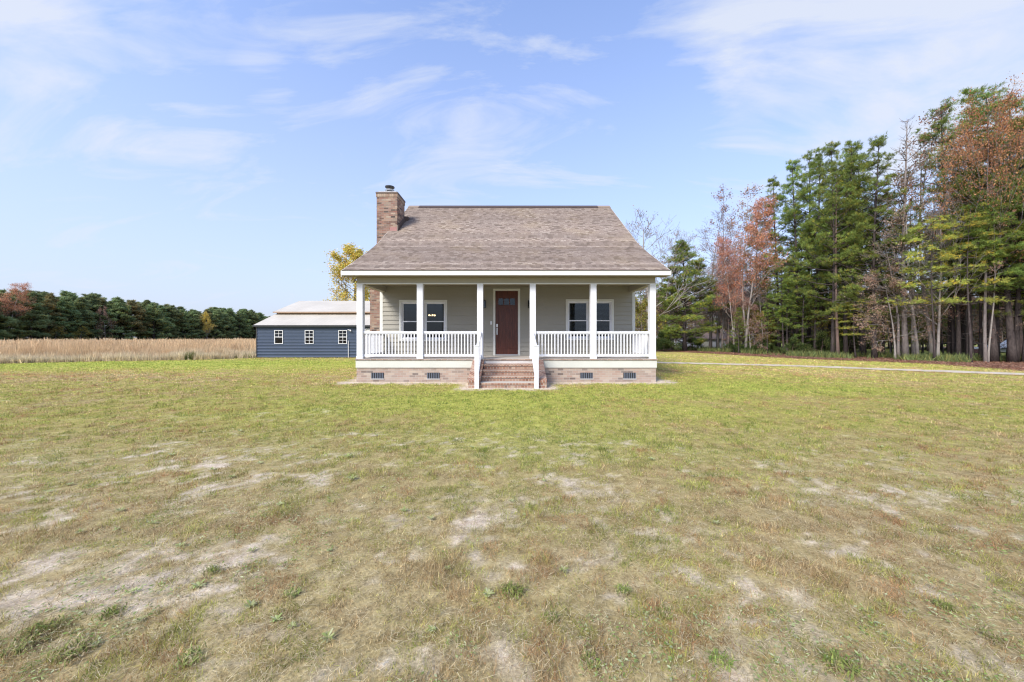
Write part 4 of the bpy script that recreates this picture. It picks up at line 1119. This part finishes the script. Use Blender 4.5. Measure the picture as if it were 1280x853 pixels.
def litter():
    n = 56000
    Y = rng.uniform(15, 46, n*3); off = rng.uniform(-.6, 7, n*3)**1.0
    xs = WOOD[::-1, 0]; ys = WOOD[::-1, 1]; o_ = np.argsort(ys)
    x = np.interp(Y, ys[o_], xs[o_])+off; y = Y
    k = rng.uniform(0, 1, len(x)) < np.where(off < 3.2, 1, .3)*sstep(-.7, .4, off+.8*(fbm(x, y, .9, 7)-.5)); x, y = x[k][:n], y[k][:n]; n = len(x)
    a = rand_unit(n); a[:, 2] *= .35; b = np.cross(a, rand_unit(n)); b[:, 2] *= .5
    s = rng.uniform(.03, .075, (n, 1)); P = np.stack([x, y, rng.uniform(.01, .08, n)], 1)
    V = np.empty((n, 4, 3)); V[:, 0] = P-a*s; V[:, 1] = P+b*s*.6; V[:, 2] = P+a*s; V[:, 3] = P-b*s*.6
    pal = np.array([(.30, .15, .09), (.24, .11, .07), (.36, .21, .14), (.20, .12, .09), (.42, .27, .18)])
    o = soup('leaf_litter', V.reshape(-1, 3), 4, pal[rng.integers(0, 5, n)]*rng.uniform(.7, 1.3, (n, 1)), M['leaf'])
    tag(o, 'reddish brown fallen leaves along the edge of the wood', None, None, 'stuff')
litter()
def undergrowth():
    n = 26000; Y = rng.uniform(15, 60, n*2); xs = WOOD[::-1, 0]; ys = WOOD[::-1, 1]; o_ = np.argsort(ys)
    off = rng.uniform(2.2, 10, n*2); x = np.interp(Y, ys[o_], xs[o_])+off
    cl = fbm(x, Y, .5, 121); k = rng.uniform(0, 1, len(x)) < sstep(.42, .62, cl); px = 643+F*x/Y
    k &= ~((px > 1214) & (off < 7)); k &= (off > 2)| (rng.uniform(0, 1, len(x)) < .3)
    x, y, cl = x[k][:n], Y[k][:n], cl[k][:n]
    col = np.array([.14, .17, .06])*rng.uniform(.6, 1.6, (len(x), 1))+np.array([.12, .08, .02])*(rng.uniform(0, 1, (len(x), 1)) < .2)
    o = soup('undergrowth', blades(x, y, .25+.5*cl*rng.uniform(.4, 1.3, len(x)), np.full(len(x), .06), col, 1.0), 3, col, M['grass'])
    tag(o, 'green undergrowth of weeds and brambles between the tree trunks', None, None, 'stuff')
undergrowth()

# ---------------------------------------------------------------- lawn grass
def lawn_grass():
    Vs = []; Cs = []
    edges = np.array([.7, 1.3, 1.8, 2.5, 3.2, 4, 5, 6.5, 8, 10, 12.5, 15, 18, 22, 27, 34])
    for a, b in zip(edges[:-1], edges[1:]):
        ym = (a+b)/2; dens = 14500*min(1, (2.2/ym))**1.45; half = 1.6*b+1.2
        n = int(dens*(b-a)*2*half)
        x = rng.uniform(-half, half, n); y = rng.uniform(a, b, n)
        bare, green, n3 = lawn(x, y)
        wd = wood_depth(x, y); fdp = field_depth(x, y)
        keep = (wd < .2) & (fdp < .4) & (drive_dist(x, y) > .30+.5*n3)
        keep &= ~((x > HX0) & (x < HX1) & (y > HY0) & (y < HY1)) & ~((x > -1.45) & (x < 1.0) & (y > 10.85) & (y < 12.4))
        keep &= ~((x > BX0) & (x < BX1) & (y > BY-.03))
        keep &= rng.uniform(0, 1, n) > bare*.90
        keep &= rng.uniform(0, 1, n) < np.clip(.18+(fbm(x, y, 8.0, 201, 3)-.36)*4.2, .1, 1)
        x, y, bare, green, n3 = x[keep], y[keep], bare[keep], green[keep], n3[keep]; n = len(x)
        t = fbm(x, y, 4.5, 200, 3)                     # tufts
        h = (.010+.055*t*t*1.7)*rng.uniform(.5, 1.35, n)*(1-.3*bare); h *= np.where(y > 9, 1.15, 1)
        w = np.maximum(.0026, .00105*y)*rng.uniform(.7, 1.3, n)
        g = np.clip(green+.07+1.5*(fbm(x, y, 6.0, 205, 3)-.5)+rng.normal(0, .17, n), 0, 1.15)[:, None]; u = rng.uniform(0, 1, (n, 1))
        straw = np.array([.60, .48, .30])*u**2+np.array([.27, .175, .09])*(1-u**2)
        rb = (fbm(x, y, 1.1, 210) > .55)[:, None]*(u > .35); straw = np.where(rb, np.array([.30, .17, .095])*(.7+.6*u), straw)
        gr = np.array([.20, .235, .050])*u+np.array([.38, .365, .11])*(1-u)
        dk = np.array([.12, .185, .035])
        gr = np.where((g > .92) & (u < .4), dk, gr)
        col = np.where(g > .52, gr, np.where(g > .4, straw*.5+gr*.5, straw))*rng.uniform(.45, 1.45, (n, 1))
        col = col*(.55+.95*fbm(x, y, 5.0, 207, 3))[:, None]*(1.08+.55*sstep(4, 19, y))[:, None]*np.array([[1.03, 1.0, .92]])  # blades brighten with distance: grazing-view light put into their colour
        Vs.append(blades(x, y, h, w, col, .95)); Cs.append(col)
    # flat dead thatch lying on the bare spots
    for a, b, dens in ((.7, 2, 8000), (2, 3.5, 3800), (3.5, 6, 1300), (6, 10, 250)):
        half = 1.6*b+1; n = int(dens*(b-a)*2*half); x = rng.uniform(-half, half, n); y = rng.uniform(a, b, n)
        bare, green, n3 = lawn(x, y); k = rng.uniform(0, 1, n) < .32+.68*bare; x, y = x[k], y[k]; n = len(x)
        L = rng.uniform(.02, .07, n); w = np.maximum(.0022, .0009*y)*rng.uniform(.7, 1.3, n)
        an = rng.uniform(0, 6.283, n); dz = rng.uniform(-.08, .25, n)
        z = rng.uniform(.004, .014, n)+.01
        V = np.empty((n, 3, 3)); s, c_ = np.sin(an), np.cos(an)
        V[:, 0] = np.stack([x-s*w/2, y+c_*w/2, z], 1); V[:, 1] = np.stack([x+s*w/2, y-c_*w/2, z], 1); V[:, 2] = np.stack([x+c_*L, y+s*L, z+np.maximum(L*dz, -.008)], 1)
        u = rng.uniform(0, 1, (n, 1)); col = (np.array([.68, .58, .38])*u+np.array([.27, .20, .10])*(1-u))*rng.uniform(.6, 1.25, (n, 1))
        Vs.append(V.reshape(-1, 3)); Cs.append(col)
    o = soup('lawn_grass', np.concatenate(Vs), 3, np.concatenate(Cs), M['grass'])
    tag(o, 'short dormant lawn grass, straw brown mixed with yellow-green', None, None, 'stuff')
lawn_grass()

# weeds: leafy rosettes and coarse green tufts that one can point to
def rosette(n, L, W, cols, seed, lift=.35):
    r = random.Random(seed); mb = MB(); F3 = []; cc = []
    for i in range(n):
        a = i*2.4+r.uniform(-.3, .3); l = L*r.uniform(.6, 1.1); w = W*r.uniform(.7, 1.2); e = lift*r.uniform(.3, 1.5)
        ca, sa = math.cos(a), math.sin(a)
        def P(t, s, z): return (ca*l*t-sa*w*s, sa*l*t+ca*w*s, z)
        z1, z2, z3 = l*e*.5, l*e*.75, l*e*.55
        q = [P(.02, 0, .003), P(.4, -.5, z1), P(.4, .5, z1), P(.75, -.42, z2), P(.75, .42, z2), P(1, 0, z3)]
        c = np.array(cols[r.randrange(len(cols))])*r.uniform(.8, 1.2)
        for f in ((0, 1, 2), (1, 3, 4), (1, 4, 2), (3, 5, 4)):
            F3 += [q[k] for k in f]; cc.append(c)
    return np.array(F3), np.array(cc)
PALE = [(.46, .47, .26), (.38, .41, .18), (.30, .36, .12)]
BRT = [(.14, .27, .05), (.18, .32, .06), (.11, .22, .04)]
def tuft_mesh(n, H, seed, cols, spread=.5):
    r = np.random.default_rng(seed); V = []; cc = []
    for i in range(n):
        a = r.uniform(0, 6.283); l = H*r.uniform(.5, 1.15); ln = r.uniform(.1, 1)*spread; bx, by = r.normal(0, H*.7, 2)
        w = .0023*r.uniform(.8, 1.6); s = a+1.57+r.uniform(-.5, .5)
        m = np.array([bx+math.cos(a)*l*ln*.45, by+math.sin(a)*l*ln*.45, l*.62]); t = np.array([bx+math.cos(a)*l*ln*1.2, by+math.sin(a)*l*ln*1.2, l*(.95-.35*ln)])
        o = np.array([math.cos(s)*w, math.sin(s)*w, 0]); b = np.array([bx, by, 0])
        c = np.array(cols[r.integers(len(cols))])*r.uniform(.75, 1.25)
        V += [b-o, b+o, m+o*.8, b-o, m+o*.8, m-o*.8, m-o*.8, m+o*.8, t]; cc += [c, c, c]
    return np.array(V), np.array(cc)
def weed_proto(name, V, c):
    o = soup(name, V, 3, c, M['grass']); return o
used = {}
def put(key, name, gen, px, py, s, label, cat, group):
    if key not in used:
        V, c = gen(); o = weed_proto(name, V, c); used[key] = o
    else:
        o = used[key].copy(); C.objects.link(o)
    x, y = gp(px, py); o.location = (x, y, .008); o.scale = (s, s, s); o.rotation_euler = (0, 0, R.uniform(0, 6.28))
    tag(o, label, cat, group)
def groundcover():
    n = 26000; px = rng.uniform(-100, 1380, n*3); Yv = 1.3*(16/1.3)**rng.uniform(0, 1, n*3); x = (px-643)/F*Yv; y = Yv
    w_ = fbm(x, y, 1.1, 301, 4); side = .035*(1-sstep(500, 800, px))+.012
    k = (w_ > .60-side) & (fbm(x, y, 7.0, 305, 3) > .50) & ~((x > HX0-.3) & (x < HX1+.3) & (y > 10.6)); x, y = x[k][:n], y[k][:n]; n = len(x)
    a = rand_unit(n); a[:, 2] *= .35; b = np.cross(a, rand_unit(n)); b /= np.linalg.norm(b, axis=1)[:, None]; b[:, 2] *= .4
    s = (rng.uniform(.005, .014, n)*np.maximum(1, y/5))[:, None]; P = np.stack([x, y, rng.uniform(.012, .035, n)], 1)
    V = np.empty((n, 4, 3)); V[:, 0] = P-a*s; V[:, 1] = P+b*s*.5; V[:, 2] = P+a*s; V[:, 3] = P-b*s*.5
    pal = np.array([(.24, .32, .10), (.36, .42, .19), (.19, .28, .07), (.42, .46, .26), (.28, .33, .12)])
    o = soup('broadleaf_ground_cover', V.reshape(-1, 3), 4, pal[rng.integers(0, 5, n)]*rng.uniform(.75, 1.25, (n, 1)), M['grass'])
    tag(o, 'small broadleaf weeds creeping through the dry lawn', None, None, 'stuff')
groundcover()
spots = [(33,512),(62,616),(100,460+120),(87,607),(155,605),(265,588),(325,580),(435,572),(150,640),(215,570),(290,598),(412,690),(350,632),(192,655),(145,664),(225,684),(248,735),(100,667),
 (315,690),(346,777),(313,760),(365,785),(165,742),(175,778),(610,745),(410,800),(538,650),(640,628),(705,715),(478,610),(820,640),(680,602),(655,645),(895,655),(950,700),(560,712),(815,575),(505,640),(390,560),(590,560),
 (70,500),(140,535),(250,520),(470,545),(540,790),(120,808),(440,600),(300,540),(1010,600),(1100,560)]
for i, (px, py) in enumerate(spots):
    kk = ('rosA', 'rosB', 'rosC')[i % 3]
    gen = {'rosA': lambda: rosette(17, .052, .015, PALE, 1, .45), 'rosB': lambda: rosette(14, .06, .016, PALE, 2, .5), 'rosC': lambda: rosette(20, .048, .011, PALE, 3, .6)}[kk]
    put(kk, 'weed_rosette', gen, px, py, R.uniform(.45, .85)*(1 if py > 600 else 1.5), 'pale green leafy weed rosette growing flat in the patchy lawn', 'weed', 'pale weed rosettes scattered over the lawn')
tg = [(140,770,.9),(235,828,1.0),(640,742,1.2),(738,830,.9),(1050,835,1.3),(90,820,1.3),(55,790,1.2),(830,770,.9),(900,830,1.0),(690,775,.8),(265,715,.8),(20,815,1.0),(1180,760,.8),(365,745,.8),(780,740,.8),(1240,800,.8)]
for i, (px, py, s) in enumerate(tg):
    kk = ('tfA', 'tfB')[i % 2]
    cols = [(.18, .26, .06), (.25, .31, .08), (.34, .34, .11), (.40, .34, .17)] if kk == 'tfA' else [(.26, .29, .09), (.42, .34, .18), (.22, .26, .07), (.48, .40, .24)]
    put(kk, 'grass_tuft', lambda: tuft_mesh(110 if kk == 'tfA' else 120, .038, 5 if kk == 'tfA' else 6, cols, 1.6), px, py, s, 'coarse green grass tuft standing out of the drier lawn near the camera', 'grass tuft', 'coarse grass tufts in the near lawn')

# ---------------------------------------------------------------- things behind the wood edge
# low pale shed
SX0, SX1, SY = at(857, 50), at(918, 50), 50
shed = empty('shed', ((SX0+SX1)/2, SY+2, 0), label='low pale shed with brown roof seen through the bare trees', cat='shed')
so = (shed.location.x, SY+2, 0)
MB().box(SX0, SX1, SY, SY+4, 0, 1.32).build('wall', M['shedwall'], shed, so)
MB().prism([(SY-.3, 1.25), (SY+2, 2.1), (SY+4.3, 1.25), (SY+4.3, 1.33), (SY+2, 2.2), (SY-.3, 1.33)], 'x', SX0-.2, SX1+.2).build('roof', M['shedroof'], shed, so)
MB().box(SX0+2.4, SX0+3.2, SY-.03, SY-.002, .02, 1.2).build('door', M['skirt'], shed, so)
# white car seen between trunks at far right
cx0, cy = at(1262, 27.2), 27.2
car = empty('parked_car', (cx0+2.2, cy+.9, 0), label='white car parked behind the tree trunks at the far right', cat='car')
co = (cx0+2.2, cy+.9, 0)
b = MB(); pr = [(cx0, .38), (cx0+.03, .72), (cx0+.25, .86), (cx0+1.35, .95), (cx0+4.3, .98), (cx0+4.45, .8), (cx0+4.45, .38), (cx0+3.95, .3), (cx0+.5, .3)]
b.prism(pr, 'y', cy, cy+1.75); b.prism([(cx0+1.3, .952), (cx0+2.05, 1.42), (cx0+3.5, 1.44), (cx0+4.2, .975)], 'y', cy+.12, cy+1.63)
b.build('body', M['carwhite'], car, co, bevel=.05)
g_ = MB()
for a0, a1, b0, b1 in ((1.5, 2.08, 2.75, 2.75), (2.82, 2.82, 3.98, 3.46)):
    g_.prism([(cx0+a0, 1.0), (cx0+a1, 1.36), (cx0+b1, 1.37), (cx0+b0, 1.0)], 'y', cy+.10, cy+.13)
g_.build('side_window', M['autoglass'], car, co)
MB().box(cx0-.01, cx0+.2, cy+.1, cy+.45, .62, .75).build('headlight', M['steel'], car, co, bevel=.02)
MB().box(cx0-.01, cx0+.2, cy+1.3, cy+1.65, .62, .75).build('headlight', M['steel'], car, co, bevel=.02)
for wx in (.85, 3.55):
    for wy in (-.02, 1.55):
        t = MB(); X = cx0+wx; Yw = cy+wy; n = 24
        ring = [(X+.33*math.cos(2*math.pi*i/n), .33+.33*math.sin(2*math.pi*i/n)) for i in range(n)]
        t.prism(ring, 'y', Yw-.01, Yw+.2); wo = t.build('wheel', M['rubber'], car, co, bevel=.02)
        rr = MB(); ring = [(X+.20*math.cos(2*math.pi*i/n), .33+.20*math.sin(2*math.pi*i/n)) for i in range(n)]
        rr.prism(ring, 'y', Yw-.025, Yw+.21); rr.build('rim', M['steel'], wo, co and (co[0], co[1], 0))
# small red utility trailer
tx, ty = at(1219, 27.6), 27.6
trl = empty('utility_trailer', (tx+.3, ty+.4, 0), label='small dark red utility trailer with a white top behind the leaning trunk', cat='trailer'); to = (tx+.3, ty+.4, 0)
MB().box(tx-.1, tx+.9, ty, ty+.9, .32, .62).build('bed', M['redpaint'], trl, to, bevel=.02)
MB().box(tx-.13, tx+.3, ty-.02, ty+.92, .625, .78).build('cover', M['bwhite'], trl, to, bevel=.03)
for wy in (-.06, .86):
    n = 18; MB().prism([(tx+.45+.2*math.cos(2*math.pi*i/n), .2+.2*math.sin(2*math.pi*i/n)) for i in range(n)], 'y', ty+wy, ty+wy+.1).build('wheel', M['rubber'], trl, to)
MB().tube([(tx-.1, ty+.45, .36), (tx-.75, ty+.45, .28)], .03, 6).build('tow_bar', M['darkmetal'], trl, to)

# ---------------------------------------------------------------- sky, sun, camera
SUN_EL, SUN_AZ = math.radians(41), math.radians(214)   # azimuth clockwise from +Y
w = bpy.data.worlds.new('World'); sc.world = w; w.use_nodes = True
nt = w.node_tree; nt.nodes.clear(); g = N(nt)
out = g.n('ShaderNodeOutputWorld'); bg = g.n('ShaderNodeBackground')
sky = g.n('ShaderNodeTexSky', sky_type='NISHITA'); sky.sun_disc = False; sky.sun_elevation = SUN_EL; sky.sun_rotation = SUN_AZ
sky.air_density = 1.0; sky.dust_density = 1.5; sky.ozone_density = 1.5
d = g.tc('Generated'); s_ = g.sep(d)
zc = g.math('MAXIMUM', s_[2], 0.0)
den = g.math('ADD', zc, .22)
pv = g.comb(g.math('DIVIDE', s_[0], den), g.math('DIVIDE', s_[1], den))
mp = g.n('ShaderNodeMapping'); g.l(pv, mp.inputs[0]); mp.inputs['Rotation'].default_value = (0, 0, .35); mp.inputs['Scale'].default_value = (.75, 1.9, 1)
mp.inputs['Location'].default_value = (3.1, 1.7, 0)
c1 = g.noise(mp.outputs[0], 1.7, 10, .6, 1.3)
mp2 = g.n('ShaderNodeMapping'); g.l(pv, mp2.inputs[0]); mp2.inputs['Scale'].default_value = (.5, .9, 1); mp2.inputs['Location'].default_value = (8.3, 4.7, 2)
c2 = g.noise(mp2.outputs[0], .8, 3, .5, .3)
def spot(px, py, r, wgt):
    v = Vector(((px-643)/F, 1, -(py-422)/F)).normalized()
    dp = g.n('ShaderNodeVectorMath', operation='DOT_PRODUCT'); g.l(d, dp.inputs[0]); dp.inputs[1].default_value = v
    k = g.math('DIVIDE', g.math('SUBTRACT', dp.outputs['Value'], math.cos(math.radians(r))), 1-math.cos(math.radians(r)), clamp=True)
    return g.math('MULTIPLY', g.math('SMOOTH_MIN', k, 1.0, .3), wgt)
acc = None
for a in ((1050, 110, 17, .30), (940, 60, 11, .18), (1220, 80, 14, .25), (520, 140, 9, .16), (620, 160, 7, .08), (20, 30, 6, .32), (90, 150, 16, .06), (230, 210, 12, .10), (60, 300, 16, .05), (560, 240, 16, .06), (330, 100, 3.5, .2)):
    q = spot(*a); acc = q if acc is None else g.math('ADD', acc, q)
cl = g.math('ADD', g.math('ADD', g.math('MULTIPLY', c1, 1.7), g.math('MULTIPLY', c2, .35)), g.math('MULTIPLY', acc, .8))
cl = g.math('MULTIPLY', g.math('SUBTRACT', cl, 1.09), 2.4, clamp=True)
clouds = g.ramp(cl, [(.0, (0, 0, 0)), (1.0, (1, 1, 1))])
# thin whitening towards the horizon: haze of the lower air
hz = g.math('POWER', g.math('SUBTRACT', 1.0, zc, clamp=True), 1.45)
SKY_S = .145
base = g.mix(1.0, sky.outputs[0], (1.12, 1.22, 1.50), 'MULTIPLY')
k1 = g.mix(g.math('MULTIPLY', hz, .95), base, (2.62, 2.9, 3.55))
k2 = g.mix(g.math('MULTIPLY', g.sep(clouds)[0], .85), k1, (3.15, 3.35, 3.8))
g.l(k2, bg.inputs[0]); bg.inputs[1].default_value = SKY_S; g.l(bg.outputs[0], out.inputs[0])

sl = bpy.data.lights.new('Sun', 'SUN'); sl.energy = 2.7; sl.angle = math.radians(18); sl.color = (1, .94, .84)
so_ = bpy.data.objects.new('Sun', sl); C.objects.link(so_)
dv = Vector((math.sin(SUN_AZ)*math.cos(SUN_EL), math.cos(SUN_AZ)*math.cos(SUN_EL), math.sin(SUN_EL)))
so_.rotation_euler = dv.to_track_quat('Z', 'Y').to_euler(); so_.location = dv*60

cam = bpy.data.cameras.new('Camera'); co_ = bpy.data.objects.new('Camera', cam); C.objects.link(co_)
cam.sensor_width = 36; cam.lens = 36*F/1280; cam.shift_x = -3/1280; cam.shift_y = -4.5/1280
cam.clip_start = .05; cam.clip_end = 6000
co_.location = (0, 0, EYE); co_.rotation_euler = (math.radians(90), 0, 0); sc.camera = co_
sc.view_settings.view_transform = 'Standard'; sc.view_settings.look = 'None'; sc.view_settings.gamma = 1
sc.view_settings.exposure = .80
sc.cycles.max_bounces = 6; sc.cycles.diffuse_bounces = 3; sc.cycles.transparent_max_bounces = 12
sc.cycles.use_denoising = True; sc.cycles.denoising_prefilter = "ACCURATE"
sc.cycles.filter_width = 1.2
